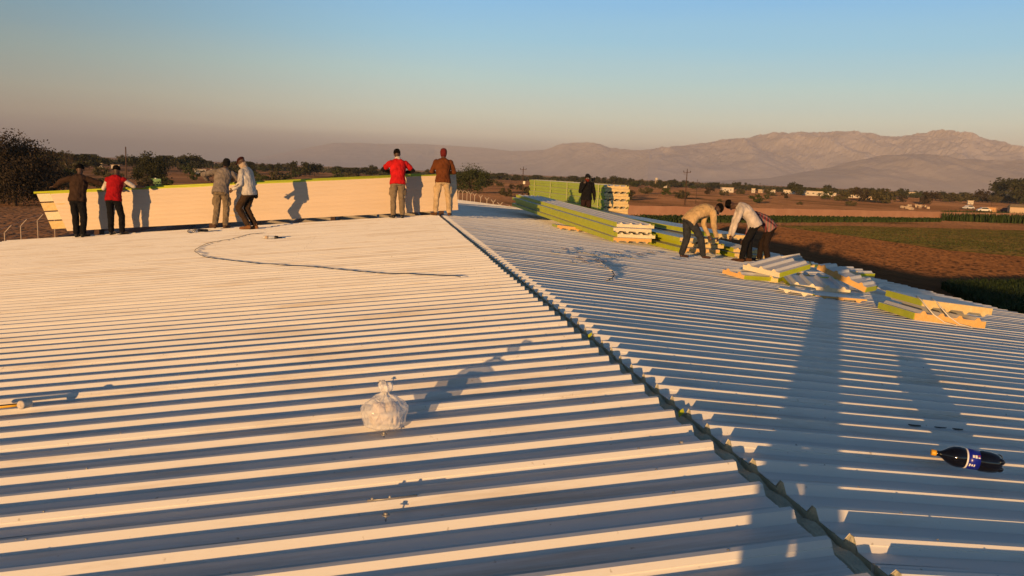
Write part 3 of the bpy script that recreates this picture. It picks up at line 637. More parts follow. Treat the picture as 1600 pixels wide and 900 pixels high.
    if headgear == 'hair': rings, _, _ = head_rings(hc+u_*.006, upv, g['look'], lo=0, infl=.012, back=.016); b.loft(rings, 18); remesh(b, 'hair', hcol, root, .010, 3, .006, 30)
    elif headgear in ('beanie', 'balaclava'):
        rings, _, _ = head_rings(hc+u_*.004, upv, g['look'], lo=0 if headgear == 'beanie' else -.12, infl=.014, back=.014); b.loft(rings, 18)
        b.ellips(hc-lk*.045-u_*.03, (hsd*.078, lk*.05, u_*.05), 12)
        remesh(b, 'beanie', hcol, root, .010, 3, .004, 20)
        if headgear == 'balaclava': pass
    elif headgear == 'cap':
        rings, _, _ = head_rings(hc+u_*.012, upv, g['look'], lo=.04, infl=.014, back=.004); b.loft(rings, 18); c = hc+u_*.05+lk*.10
        b.loft([(c-lk*.03, hsd, u_, .075, .010), (c+lk*.03, hsd, u_, .070, .009), (c+lk*.07, hsd, u_, .045, .007)], 14)
        remesh(b, 'cap', hcol, root, .009, 3)
    if extra: extra(root, g, hc, u_, lk, hsd)
    return root
def neckscarf(m, name='scarf', r=.072, low=True):
    def f(root, g, hc, u_, lk, hsd):
        b = MB(); c = hc-u_*.13
        b.loft([(c-u_*.05, hsd, lk, r+.02, r+.015), (c, hsd, lk, r+.004, r+.004), (c+u_*.05, hsd, lk, r-.004, r)], 16); remesh(b, name, m, root, .01, 3, .006, 25)
    return f
def facemask(m):
    def f(root, g, hc, u_, lk, hsd):
        b = MB(); b.loft([(hc-u_*.16, hsd, lk, .070, .072), (hc-u_*.10+lk*.01, hsd, lk, .072, .085), (hc-u_*.02+lk*.006, hsd, lk, .080, .100)], 16); remesh(b, 'face_scarf', m, root, .01, 3, .006, 22)
    return f
black = cloth('black_cloth', (.010,.010,.012)); khaki = cloth('khaki_cotton', (.20,.155,.105)); cream = cloth('cream_cotton', (.50,.37,.22))
def lean(**k):     # leaning on the top edge of the panel, seen from behind
    d = dict(spine=[(0,-.07,.90),(0,-.03,1.05),(0,.05,1.25),(0,.10,1.41)], head=(0,.17,1.60), look=(0,1,-.35),
      shL=(-.185,.10,1.38), shR=(.185,.10,1.38), elL=(-.34,.22,1.17), elR=(.34,.22,1.17), wrL=(-.13,.40,1.14), wrR=(.13,.40,1.14), hdL=(1,.3,-.1), hdR=(-1,.3,-.1), pnL=(0,0,-1), pnR=(0,0,-1),
      hipL=(-.088,-.07,.90), hipR=(.088,-.07,.90), knL=(-.10,-.01,.48), knR=(.11,-.02,.48), anL=(-.11,-.09,.08), anR=(.12,-.09,.08), toL=(-.13,.08,.03), toR=(.15,.08,.03)); d.update(k); return d
PY = 21.72
def spot(px, Y=PY, side=-1): q = atY(px, 350, Y); return (q.x, Y, zroof(q.x)+.006)
person('man in dark brown shirt leaning arms spread on the left end of the panel', spot(124), 0, 1.045,
  lean(elL=(-.44,.16,1.30), wrL=(-.66,.36,1.16), hdL=(-1,.3,0), elR=(.46,.18,1.28), wrR=(.66,.38,1.15), hdR=(1,.3,0), anL=(-.03,-.12,.08), toL=(-.04,.05,.03), knL=(-.07,-.03,.48), anR=(.10,-.08,.08)),
  cloth('dark_brown_cotton', (.045,.026,.018)), black, M['tyre'])
person('man in red vest over white sleeves beside the dark shirted man, leaning on the panel', spot(180), R(-6), 1.0,
  lean(elL=(-.33,.16,1.14), wrL=(-.22,.38,1.13), elR=(.40,.20,1.22), wrR=(.55,.36,1.20), hdR=(.2,.9,.2), anR=(.17,.0,.08), toR=(.22,.15,.03), knR=(.15,.03,.48), anL=(-.06,-.10,.08), toL=(-.06,.07,.03)),
  cloth('red_vest_cotton', (.33,.008,.012)), black, M['blackpl'], sleeve='vest', under=(cloth('white_tee_cotton', (.62,.55,.48)), 'short'))
person('man in grey sweatshirt, black beanie and khaki trousers leaning over the panel', spot(347), R(4), 1.04,
  lean(spine=[(-.02,-.10,.90),(-.01,-.03,1.05),(.02,.07,1.24),(.05,.14,1.39)], head=(.09,.21,1.58), shL=(-.15,.13,1.38), shR=(.24,.14,1.34), elL=(-.44,.12,1.30), wrL=(-.36,.33,1.15), hdL=(.8,.6,-.2), elR=(.42,.22,1.16), wrR=(.36,.42,1.14), knL=(-.12,.03,.47), anL=(-.14,-.20,.10), toL=(-.16,-.05,.03), knR=(.10,.04,.48), anR=(.08,-.05,.08), toR=(.14,.11,.03), cargo=True),
  cloth('grey_sweatshirt', (.21,.18,.16)), khaki, cloth('dusty_boot', (.10,.06,.04)), 'beanie', black)
def chest_stripes(root, g, hc, u_, lk, hsd):
    facemask(cloth('sand_scarf', (.42,.33,.25)))(root, g, hc, u_, lk, hsd)
    for o in (-.014, .014):
        b = MB(); a, e, w_ = g['shL'], g['elL'], g['wrL']; k = V((-.06, .02+o, 0)); b.tube([a+V((-.045,o,.02)), a*.5+e*.5+V((-.066,o,0)), e+V((-.06,o,0)), e*.4+w_*.6+V((-.048,o,0))], .006, 6); b.build('sleeve_stripe', black, root)
    b = MB(); q = g['hipR']+V((.05,-.10,0)); b.capsule(q+V((0,0,.03)), q-V((0,0,.10)), .045, .055); remesh(b, 'pouch', black, root, .012, 3)
person('man in white sweater, maroon cap and dark brown trousers stepping beside the grey sweatshirt man', (spot(386, 20.65)[0], 20.65, zroof(spot(386, 20.65)[0])+.006), R(68), 1.01,
  dict(spine=[(0,-.06,.90),(0,-.05,1.06),(0,.0,1.26),(0,.03,1.42)], head=(0,.13,1.60), look=(0,1,-.45), shL=(-.18,.03,1.38), shR=(.18,.03,1.38), elL=(-.24,.03,1.10), elR=(.24,-.05,1.10), wrL=(-.22,.24,.96), wrR=(.20,.15,.93), hdL=(0,.8,-.6), hdR=(0,.6,-.8),
   hipL=(-.088,-.06,.90), hipR=(.088,-.06,.90), knL=(-.10,.17,.52), knR=(.09,.06,.50), anL=(-.10,-.10,.10), anR=(.09,-.18,.09), toL=(-.11,.06,.035), toR=(.10,-.02,.035)),
  cloth('white_sweater', (.52,.49,.46)), cloth('dark_brown_trousers', (.050,.030,.018)), cloth('tan_boot', (.22,.10,.04)), 'cap', cloth('maroon_cap', (.05,.012,.012)), extra=chest_stripes)
person('man in bright red T-shirt with black undersleeves leaning on the panel, elbows out', spot(620), R(2), 1.04,
  lean(head=(-.02,.17,1.60), elL=(-.38,.20,1.20), wrL=(-.14,.38,1.14), elR=(.40,.20,1.20), wrR=(.16,.38,1.14), knL=(-.10,-.02,.48), anL=(-.10,-.14,.08), toL=(-.16,.0,.03), anR=(.13,-.09,.08), cargo=True),
  cloth('bright_red_tee', (.52,.014,.016)), khaki, M['blackpl'], 'hair', sleeve='short', under=(black, 'long'), extra=neckscarf(cloth('pale_towel', (.55,.48,.42)), 'towel'))
person('man in brown sweater and cream trousers at the ridge end of the panel', spot(690), R(-3), 1.02,
  lean(head=(.0,.14,1.61), elL=(-.29,.10,1.14), wrL=(-.24,.36,1.13), elR=(.29,.10,1.14), wrR=(.22,.36,1.12), hdL=(.3,1,0), hdR=(-.3,1,0), knL=(-.15,.0,.48), anL=(-.17,-.10,.08), toL=(-.25,.02,.03), knR=(.16,.0,.48), anR=(.19,-.06,.08), toR=(.22,.10,.03), cargo=True),
  cloth('rust_brown_sweater', (.135,.042,.014)), cream, cloth('brown_boot', (.12,.06,.03)), 'balaclava', cloth('maroon_knit', (.14,.018,.018)))
person('man in black hoodie standing between the stacks, raising a hand to his face', (5.62, 28, zroof(5.62)+.006), R(172), 1.02,
  dict(elR=(.24,.10,1.16), wrR=(.10,.20,1.42), hdR=(-.2,-.1,1), pnR=(0,-1,0), elL=(-.26,-.02,1.12), wrL=(-.28,.08,.88), head=(0,.04,1.63)),
  black, cloth('dark_maroon_trousers', (.03,.016,.016)), M['blackpl'], 'beanie', black, extra=facemask(cloth('red_bandana', (.16,.022,.012))))
def bend(**k):     # bent far over at the hip, hands low in front (+y)
    d = dict(spine=[(0,-.22,.84),(0,-.10,.98),(0,.12,1.07),(0,.28,1.06)], head=(0,.47,1.10), look=(0,.55,-1), shL=(-.18,.25,1.03), shR=(.18,.25,1.03), elL=(-.22,.27,.74), elR=(.22,.27,.74), wrL=(-.17,.38,.50), wrR=(.17,.38,.50), hdL=(.1,.5,-.8), hdR=(-.1,.5,-.8), pnL=(.6,-.5,0), pnR=(-.6,-.5,0), curl=.9,
      hipL=(-.09,-.22,.84), hipR=(.09,-.22,.84), knL=(-.10,-.14,.45), knR=(.10,-.05,.45), anL=(-.11,-.22,.08), anR=(.11,-.02,.08), toL=(-.12,-.06,.03), toR=(.12,.15,.03)); d.update(k); return d
q = onR(1087, 404); person('bending man in tan sweater and grey trousers, barefoot, at the end of the stack', (q.x, q.y, q.z+.006), R(-82), .98, bend(anL=(-.11,-.30,.08), toL=(-.12,-.14,.03), knL=(-.10,-.20,.45), anR=(.11,.12,.08), toR=(.12,.28,.03), knR=(.10,.03,.46)),
  cloth('tan_sweater', (.54,.38,.20)), cloth('slate_trousers', (.035,.038,.045)), None, 'hair', barefoot=True)
q = onR(1163, 409); person('bending man in white sweater and black trousers facing the tan sweater man', (q.x, q.y, q.z+.006), R(72), 1.0, bend(head=(0,.41,1.30), spine=[(0,-.16,.88),(0,-.08,1.03),(0,.08,1.19),(0,.20,1.27)], shL=(-.18,.18,1.23), shR=(.18,.18,1.23), elL=(-.21,.28,.94), elR=(.21,.28,.94), wrL=(-.17,.34,.60), wrR=(.17,.36,.60), hipL=(-.09,-.16,.88), hipR=(.09,-.16,.88), anL=(-.12,.08,.08), toL=(-.13,.25,.03), knL=(-.11,.02,.47), anR=(.12,-.12,.08), toR=(.13,.05,.03), knR=(.11,-.08,.47)),
  cloth('off_white_sweater', (.56,.50,.46)), black, cloth('brown_shoe', (.07,.035,.02)), 'hair')
plaid = bpy.data.materials.new('red_plaid_cloth'); plaid.use_nodes = True; t = plaid.node_tree; bs = t.nodes['Principled BSDF']; bs.inputs['Roughness'].default_value = .9
c = t.nodes.new('ShaderNodeTexCoord'); acc = None
for ax_, col in (('Y', (.30,.03,.03,1)), ('X', (.36,.30,.28,1))):
    wv = t.nodes.new('ShaderNodeTexWave'); wv.bands_direction = ax_; wv.inputs['Scale'].default_value = 4.2; t.links.new(c.outputs['Object'], wv.inputs[0])
    rp = t.nodes.new('ShaderNodeValToRGB'); rp.color_ramp.interpolation = 'CONSTANT'; rp.color_ramp.elements[1].position = .6; rp.color_ramp.elements[0].color = (.05,.02,.035,1); rp.color_ramp.elements[1].color = col; t.links.new(wv.outputs[0], rp.inputs[0])
    if acc is None: acc = rp
    else:
        mx = t.nodes.new('ShaderNodeMix'); mx.data_type = 'RGBA'; mx.inputs[0].default_value = .4; t.links.new(acc.outputs[0], mx.inputs[6]); t.links.new(rp.outputs[0], mx.inputs[7]); t.links.new(mx.outputs[2], bs.inputs['Base Color'])
person('bending man in red plaid shirt half hidden behind the white sweater man', (q.x+.70, q.y+.72, zroof(q.x+.70)+.006), R(64), 1.0, bend(), plaid, cloth('black_brown_trousers', (.022,.014,.012)), M['blackpl'], 'hair')
# the photographer, out of view, throws the long shadow across the near roof
person('photographer standing on the roof right behind the camera', (-1.86, -.42, zroof(-1.86)+.006), R(-12), 1.0, dict(elL=(-.24,.16,1.14), elR=(.24,.16,1.14), wrL=(-.10,.33,1.34), wrR=(.16,.33,1.34), hdL=(.3,.1,1), hdR=(-.3,.1,1), anL=(-.09,-.02,.08), toL=(-.10,.15,.03), knL=(-.085,.02,.49), anR=(.09,-.02,.08), toR=(.1,.15,.03), knR=(.085,.02,.49)), black, khaki, M['blackpl'], 'cap', black)

# ------------------------------------------------------------------ trees
def crown(b, c, rad, nclump, nleaf, size, r, flat=1.0, hollow=.45):
    cs = []
    for i in range(nclump):
        while True:
            d = V((r.uniform(-1,1), r.uniform(-1,1), r.uniform(-.75,1)))
            if hollow < d.length < 1: break
        cs.append((V((d.x*rad[0], d.y*rad[1], d.z*rad[2]))+V(c), r.uniform(.20,.40)))
    vs = []; fs = []
    for i in range(nleaf):
        cc, cr_ = cs[r.randrange(nclump)]
        d = V((max(-1,min(1,r.gauss(0,.5))), max(-1,min(1,r.gauss(0,.5))), max(-1,min(1,r.gauss(0,.5)))*flat)); p = cc+V((d.x*rad[0]*cr_*1.2, d.y*rad[1]*cr_*1.2, d.z*rad[2]*cr_*1.2))
        a = V((r.uniform(-1,1), r.uniform(-1,1), r.uniform(-1,1))).normalized(); q = a.orthogonal().normalized(); s = size*r.uniform(.5,1.3); q2 = a.cross(q)
        o = len(vs); vs += [p-q*s, p+q2*s*.55, p+q*s, p-q2*s*.55]; fs.append((o,o+1,o+2,o+3))
    b.add(vs, fs); return cs
def trunk(b, h, r0_, cs, r, lean_=.15):
    top = V((r.uniform(-lean_,lean_)*h, r.uniform(-lean_,lean_)*h, h*.45)); mid = top*.5+V((r.uniform(-.06,.06)*h, 0, 0))
    b.tube([(0,0,-.3), mid, top], [r0_, r0_*.8, r0_*.6], 7)
    for cc, _ in cs[:9]:
        j = mid.lerp(top, r.uniform(.3,1)); m2 = j.lerp(V(cc), .5)+V((r.uniform(-.05,.05)*h, r.uniform(-.05,.05)*h, .03*h)); b.tube([j, m2, V(cc)], [r0_*.45, r0_*.28, r0_*.08], 5)
def tree(name, label, cat, p, h, w, leafm, nclump=26, nleaf=5000, size=.22, seed=1, group=None, base=.25, hollow=.4):
    r = random.Random(seed); root = empty(name, p, r.uniform(0,6), label=label, cat=cat, group=group)
    b = MB(); cs = crown(b, (0,0,h*(base+(1-base)*.48)), (w/2,w/2,h*(1-base)*.5), nclump, nleaf, size, r, hollow=hollow); b.build('crown', leafm, root)
    b = MB(); trunk(b, h, .045*h**.8, cs, r); b.build('trunk', M['bark'], root, True); return root
def gpt(px, py): return onG(px, py)
tree('acacia_tree', 'big grey brown bushy tree at the left edge of the photo', 'tree', gpt(24,322), 8.6, 8.2, M['leafgrey'], 46, 30000, .14, 3, base=.05)
tree('acacia_tree', 'dry twiggy tree just right of the big tree at the left edge', 'tree', gpt(72,314), 6.0, 6.0, M['leafgrey'], 24, 6000, .15, 5, base=.08)
tree('ghaf_tree', 'rounded dark tree standing alone right of the red vest man', 'tree', gpt(236,290), 7.2, 7.4, M['leafdark'], 30, 7000, .24, 8, base=.10)
tree('leafy_shrub', 'bright green shrub above the dark shirted man', 'shrub', gpt(96,278), 3.4, 9.0, M['leafgreen'], 18, 3000, .25, 9, base=.02)
tree('acacia_tree', 'green spreading tree behind the Y-topped fence posts', 'tree', gpt(736,302), 8.0, 11.0, M['leafgreen'], 34, 8000, .24, 12, base=.08)
tree('bare_tree', 'thin bare tree behind the dark shirted man', 'tree', gpt(110,268), 8.5, 5.0, M['leafgrey'], 14, 900, .2, 14, base=.3)
def far_mesh(seed, h, w, leafm, nleaf, size, base, hollow=.3):
    r = random.Random(seed); b = MB(); cs = crown(b, (0,0,h*(base+(1-base)*.48)), (w/2,w/2,h*(1-base)*.5), 14, nleaf, size, r, hollow=hollow); b.cur = 1; trunk(b, h, .035*h**.8, cs, r); return b.mesh('far_tree', [leafm, M['bark']])
FT = [far_mesh(21, 8, 8, M['leafdark'], 1300, .5, .15), far_mesh(22, 7, 9.5, M['leafdry'], 1200, .48, .12), far_mesh(23, 9, 7, M['leafdark'], 1300, .5, .2), far_mesh(24, 6, 8, M['leafgreen'], 1100, .48, .1), far_mesh(25, 8, 10, M['leafdark'], 1500, .5, .12)]
FS = [far_mesh(31, 3, 5, M['leafdry'], 800, .3, .05), far_mesh(32, 2.6, 5.5, M['leafdry'], 800, .3, .03), far_mesh(33, 3.5, 5, M['leafgreen'], 800, .3, .05), far_mesh(34, 3, 4, M['leafgrey'], 700, .26, .05)]
def put(me, p, s, name, label, cat, group, sz=None):
    o = bpy.data.objects.new(name, me); COL.objects.link(o); o.location = p; o.rotation_euler = (0,0,random.uniform(0,6.3)); o.scale = (s*random.uniform(.85,1.25), s*random.uniform(.85,1.25), sz or s); return tag(o, label, cat, group)
def put_px(px, pyb, hpx, kinds, *a):
    p = onG(px, pyb); D = (p-CAM).length; h = hpx*D/F; me = random.choice(kinds); z = max(v.co.z for v in me.vertices); put(me, p, h/z, *a)
# distant treeline
rr = random.Random(11)
for i in range(215):
    px = rr.uniform(-60, 1680); D = rr.uniform(420, 900) if px < 500 else rr.uniform(560, 1000)
    h = rr.uniform(5.5, 9.5) if px < 650 else rr.uniform(4.5, 8.5)
    if px < 300: h *= 1.15
    put(rr.choice(FT), dirxy(px, D), h/8, 'distant_tree', 'small dark tree in the distant line along the foot of the mountains', 'tree', 'trees in the distant treeline')
b = MB(); vs = []; fs = []
for i in range(26000):
    px = rr.uniform(-80, 1700); D = rr.uniform(750, 1700); p = dirxy(px, D); k = .5+.5*noise.noise(V((px*.02, D*.004, 2))); z = abs(rr.gauss(0, 1))*2.6*k+.3
    a = V((rr.uniform(-1,1), rr.uniform(-1,1), rr.uniform(-1,1))).normalized(); q = a.orthogonal().normalized(); q2 = a.cross(q); s = rr.uniform(.7,1.8); c_ = p+V((0,0,min(z,6.5)))
    o = len(vs); vs += [c_-q*s, c_+q2*s*.7, c_+q*s, c_-q2*s*.7]; fs.append((o,o+1,o+2,o+3))
b.add(vs, fs); tag(b.build('woodland', M['leafdark']), 'low dark belt of far-off woodland at the foot of the mountains', 'woodland', kind='stuff')
# scrub on the plain
SH = [(1008,303,11),(1040,306,14),(1062,311,14),(1108,304,12),(1130,306,9),(1155,304,9),(1182,318,15),(1203,306,12),(1198,311,8),(1226,310,10),(1250,320,5),(1290,312,15),(1314,314,16),(1345,315,20),(1384,318,22),(1410,316,10),(1452,320,20),(1484,316,14),(1535,316,18),(1560,316,15),(1516,315,12),(1330,322,8),(985,306,10),(960,300,9),(830,300,10),(850,298,12),(800,296,9),(770,292,12),(1125,316,5),(1490,300,5),(1430,303,5)]
for px, pb, hp in SH: put_px(px, pb, hp, FS, 'desert_shrub', 'low olive scrub bush dotted on the brown plain', 'shrub', 'scrub bushes on the plain')
for px, pb, hp in ((1588,318,34),(1608,320,36),(1572,312,20),(1560,306,16)): put_px(px, pb, hp, [FT[0], FT[4]], 'dense_tree', 'dense dark tree in the clump at the right edge of the plain', 'tree', 'dark trees at the right edge')
for i in range(60):
    px = rr.uniform(-40, 640) if i < 46 else rr.uniform(720, 1000); pb = 245+.0415*px+rr.uniform(14, 46 if px < 300 else 30)
    put_px(px, pb, rr.uniform(8, 20), [FS[0], FS[1], FS[3], FT[1], FS[2]], 'desert_shrub', 'dry grey brown bush on the left plain', 'shrub', 'bushes on the left plain')
# crops
def blades(name, label, quad, n, h, wd, m, jit=.3, droop=.3):
    P = [V(onG(*q)) for q in quad]; b = MB(); vs = []; fs = []
    for i in range(n):
        u, v_ = rr.random(), rr.random(); p = P[0].lerp(P[1], u).lerp(P[3].lerp(P[2], u), v_)
        hh = h*rr.uniform(.6,1.15); a = rr.uniform(0,6.3); d = V((math.cos(a), math.sin(a), 0)); s = d.cross(V((0,0,1))); w_ = wd*rr.uniform(.6,1.3)
        m1 = p+V((0,0,hh*.6))+d*hh*.12; tp = p+V((0,0,hh*rr.uniform(.8,1)))+d*hh*droop*rr.uniform(.4,1.2)
        o = len(vs); vs += [p-s*w_*.5, p+s*w_*.5, m1+s*w_*.6, m1-s*w_*.6, tp]; fs += [(o,o+1,o+2,o+3), (o+3,o+2,o+4)]
    b.add(vs, fs); return tag(b.build(name, m), label, 'crop', kind='stuff')
blades('maize_crop', 'tall dark green maize in front of the mud wall at right', [(1470,345),(1700,354),(1700,345),(1470,338.5)], 7000, 2.0, .16, M['crop'])
blades('fodder_crop', 'strip of low green fodder in front of the mud wall', [(975,349),(1470,347),(1470,341),(975,341)], 9000, .75, .3, M['crop'], droop=.5)
blades('field_grass', 'sparse grass over the field beyond the shed', [(1225,356),(1700,364),(1700,408),(1400,377)], 6000, .14, .12, M['grassy'], droop=.6)
blades('green_crop', 'dark green crop at the right below the eave', [(1470,452),(1660,448),(1720,500),(1560,500)], 16000, .75, .07, M['crop'], droop=.5)
# ------------------------------------------------------------------ walls, poles, fences
p0 = onG(960, 338.0); p1 = onG(1700, 347.0); d = (p1-p0); Lw = d.length; aw = math.atan2(d.y, d.x)
root = empty('boundary_wall', p0, aw, label='long low pink mud wall across the plain behind the crops', cat='wall')
b = MB(); n = 60; vs = []
for i in range(n+1):
    h = 1.9+.12*noise.noise(V((i*.7,0,0)))
    for y, z in ((-.15,0),(-.15,h),(.15,h),(.15,0)): vs.append((Lw*i/n, y, z))
b.add(vs, [(i*4+k, (i+1)*4+k, (i+1)*4+k+1, i*4+k+1) for i in range(n) for k in range(3)]+[(0,1,2,3),(n*4+3,n*4+2,n*4+1,n*4)]); b.build('wall_face', M['mudwall'], root)
def pole(px, pyb, pyt, label, arms=True, thin=False, box=False):
    p = onG(px, pyb); D = (p-CAM).length; h = (pyb-pyt)*D/F
    root = empty('utility_pole', p, R(-15), label=label, cat='pole', group='utility poles'); r = .16 if not thin else .07
    b = MB(); b.tube([(0,0,-.2),(0,0,h)], [r, r*.7], 10); b.build('pole_shaft', M['pole'], root, True)
    if arms:
        b = MB(); b.box((0,.0,h-.55), (2.0,.12,.14)); b.box((-.45,0,h-1.0),(.9,.06,.08)); b.build('cross_arm', M['pole'], root)
        for x in (-.9,0,.9):
            b = MB(); b.lathe([(.05,0),(.11,.06),(.06,.12),(.12,.2),(.07,.28),(.1,.34),(.02,.4)], (x,0,(h-.48) if x else h), 10); b.build('insulator', M['dark'], root, True)
    if box:
        b = MB(); b.box((.45,0,h*.45), (.7,.5,.9)); b.build('transformer', M['steel'], root)
    return p, h
pole(1070, 320, 268, 'T-topped utility pole with three insulators on the brown plain'); pole(1087, 318, 282, 'thin bare pole right of the T-topped pole', False, True)
pole(816, 304, 263, 'utility pole with a pale box left of the tall green stack', True, False, True); pole(198, 296, 237, 'dark pole rising behind the hand of the red vest man', False); pole(455, 280, 262, 'short post on the plain left of centre', False)
pole(1548, 330, 316, 'short post by the parked vehicles', False, True)
def fence(name, label, pxs, ybs, htop, yarm):
    p_ = [dirxy(px, D) for px, D in pxs]; root = empty(name, p_[0], 0, label=label, cat='fence'); o = p_[0]; tips = []
    for i, q in enumerate(p_):
        t_ = (p_[min(i+1, len(p_)-1)]-p_[max(i-1,0)]).normalized(); s = V((t_.y,-t_.x,0)); c = q-o; b = MB(); b.tube([c, c+V((0,0,htop))], .07 if yarm else .03, 6)
        for sg in ((-1,1) if yarm else (1,)): b.tube([c+V((0,0,htop-.02)), c+s*(.36*sg)+V((0,0,htop+.42))], .06 if yarm else .025, 6); tips.append((i, sg, c+s*(.36*sg)+V((0,0,htop+.42))))
        b.build('post', M['mudpost'], root)
    for sg in ((-1,1) if yarm else (1,)):
        b = MB(); l = [c for i, g_, c in tips if g_ == sg]; b.tube(l, .008, 4); b.build('wire', M['steel'], root)
    b = MB()
    for z in (.3,.9,1.5,2.0): b.tube([q-o+V((0,0,z)) for q in p_], .006, 4)
    b.build('wire_mesh', M['steel'], root)
M['mudpost'] = mat('pale_concrete_post', (.50,.40,.32), .9)
fence('boundary_fence', 'wire fence with pale Y-topped posts beyond the ridge', [(706,190),(718,183),(724,178),(731,173),(736.5,165),(743,156),(752.5,146),(762.5,135),(772.5,124.5),(783,114),(794,104),(808,95)], None, 2.0, True)
fence('side_fence', 'wire fence with angled single-arm posts at the left edge', [(-26,50),(1,54),(27,59),(54,64),(81,69)], None, 2.0, False)
# ------------------------------------------------------------------ far buildings and vehicles
def house(px, D, wpx, hpx, label, wallm='render', flat=True, win=2, up=0):
    p = dirxy(px, D); W = wpx*.85*D/F; H = hpx*.75*D/F; dd = W*.6; rz = math.atan2(p.y, p.x-CX)-math.pi/2+R(random.uniform(-20,20)); p.z += up
    root = empty('small_house', p, rz, label=label, cat='house', group='pale houses along the treeline')
    b = MB(); b.box((0,0,H/2), (W,dd,H)); b.build('wall', M[wallm], root); b = MB(); b.box((0,0,H+.16), (W+.5,dd+.5,.3)); b.build('roof', M['beige' if wallm == 'render' else wallm], root)
    for k in range(win): b = MB(); b.box((-W/2+W*(k+.5)/win, -dd/2-.01, H*.55), (min(1.1,W*.09), .06, H*.24)); b.build('window', M['dark'], root)
    b = MB(); b.box((W*.02, -dd/2-.012, H*.3), (min(.9,W*.07), .05, H*.5)); b.build('door', M['dark'], root)
    return root
house(35, 480, 5, 7, 'tiny white hut above the big tree at the left edge'); house(54, 500, 9, 5, 'long low white hut right of the big left tree'); house(103, 430, 11, 10, 'beige square house behind the dark shirted man', 'beige')
house(157, 520, 6, 8, 'small white house between the dark and red men'); house(180, 520, 12, 6, 'low white house above the red vest man'); house(312, 420, 17, 9, 'wide cream house left of the grey sweatshirt man'); house(333, 430, 8, 9, 'small cream house beside the wide one, left of the grey sweatshirt man')
house(1137, 560, 20, 9, 'flat roofed cream house left of the white town buildings', 'render'); house(1178, 600, 6, 8, 'small white block right of the cream house'); house(1190, 620, 8, 6, 'pinkish hut amid the treeline', 'beige'); house(1206, 640, 14, 6, 'white building left of the long white hall'); house(1235, 640, 20, 7, 'low white hall in the treeline'); house(1278, 600, 44, 8, 'longest white hall below the mountain', win=5); house(1304, 640, 8, 5, 'white box at the right end of the longest hall'); house(1332, 580, 24, 5, 'low white wall like shed in the treeline'); house(1358, 520, 24, 5, 'cream shed on open ground below the mountain', 'beige'); house(1425, 900, 12, 8, 'far white building below the foothills'); house(1518, 520, 8, 6, 'small white building near the ochre cube'); house(1554, 330, 11, 7, 'ochre cube house at the right of the plain', 'orangewall'); house(1040, 700, 6, 5, 'white hut between treeline trees, centre right')
p = dirxy(1026, 900); root = empty('water_tower', p, 0, label='pale water tower standing above the treeline', cat='tower'); b = MB()
for x, y in ((-1,-1),(1,-1),(1,1),(-1,1)): b.tube([(x*1.2,y*1.2,0),(x*.9,y*.9,6)], .2, 6)
b.build('tower_frame', M['beige'], root); b = MB(); b.lathe([(1.2,5.8),(1.6,6.2),(1.6,8.2),(.3,8.8)], n=14); b.build('tank', M['render'], root, True)
def car(px, py, rz, m, label, pick=False):
    p = onG(px, py); root = empty('parked_car', p, R(rz),  label=label, cat='car', group='vehicles parked at the right of the plain')
    b = MB(); pr_ = [(-2.2,.35),(-2.25,.8),(-1.4,.95),(-.8,1.5),(1.0,1.55),(1.7,1.0),(2.2,.9),(2.25,.4)]; n = len(pr_)
    b.add([(x,-.85,z) for x,z in pr_]+[(x,.85,z) for x,z in pr_], [tuple(range(n-1,-1,-1)), tuple(range(n,2*n))]+[(i,(i+1)%n,n+(i+1)%n,n+i) for i in range(n)]); b.build('body', m, root)
    b = MB(); b.add([(-1.25,-.86,1.0),(-.75,-.86,1.42),(.95,-.86,1.46),(1.5,-.86,1.02)], [(0,1,2,3)]); b.add([(-1.25,.86,1.0),(-.75,.86,1.42),(.95,.86,1.46),(1.5,.86,1.02)], [(3,2,1,0)]); b.build('window', M['carglass'], root)
    for x in (-1.4,1.4):
        for y in (-.8,.8): b = MB(); b.lathe([(.33,-.1),(.34,0),(.33,.1)], (x,y,.34), 12, Matrix.Rotation(R(90),3,'X')); b.build('wheel', M['tyre'], root)
car(1513, 327, 10, M['carwhite'], 'white car parked left of the pale hut at right'); car(1537, 331, -20, M['carwhite'], 'white car parked nearest the pale hut'); car(1572, 331, 15, M['purlin'], 'dark red car in front of the pale hut')
p = onG(1596, 334); root = empty('hut', p, R(-30), label='long pale thatched hut at the right edge beyond the maize', cat='hut'); b = MB(); b.box((0,0,1.1),(8,4,2.2)); b.build('wall', M['beige'], root)
b = MB(); b.add([(-4.3,-2.4,2.15),(4.3,-2.4,2.15),(4.3,2.4,2.15),(-4.3,2.4,2.15),(-3.6,0,3.2),(3.6,0,3.2)], [(0,1,5,4),(2,3,4,5),(3,0,4),(1,2,5),(3,2,1,0)]); b.build('roof', M['thatch'], root)
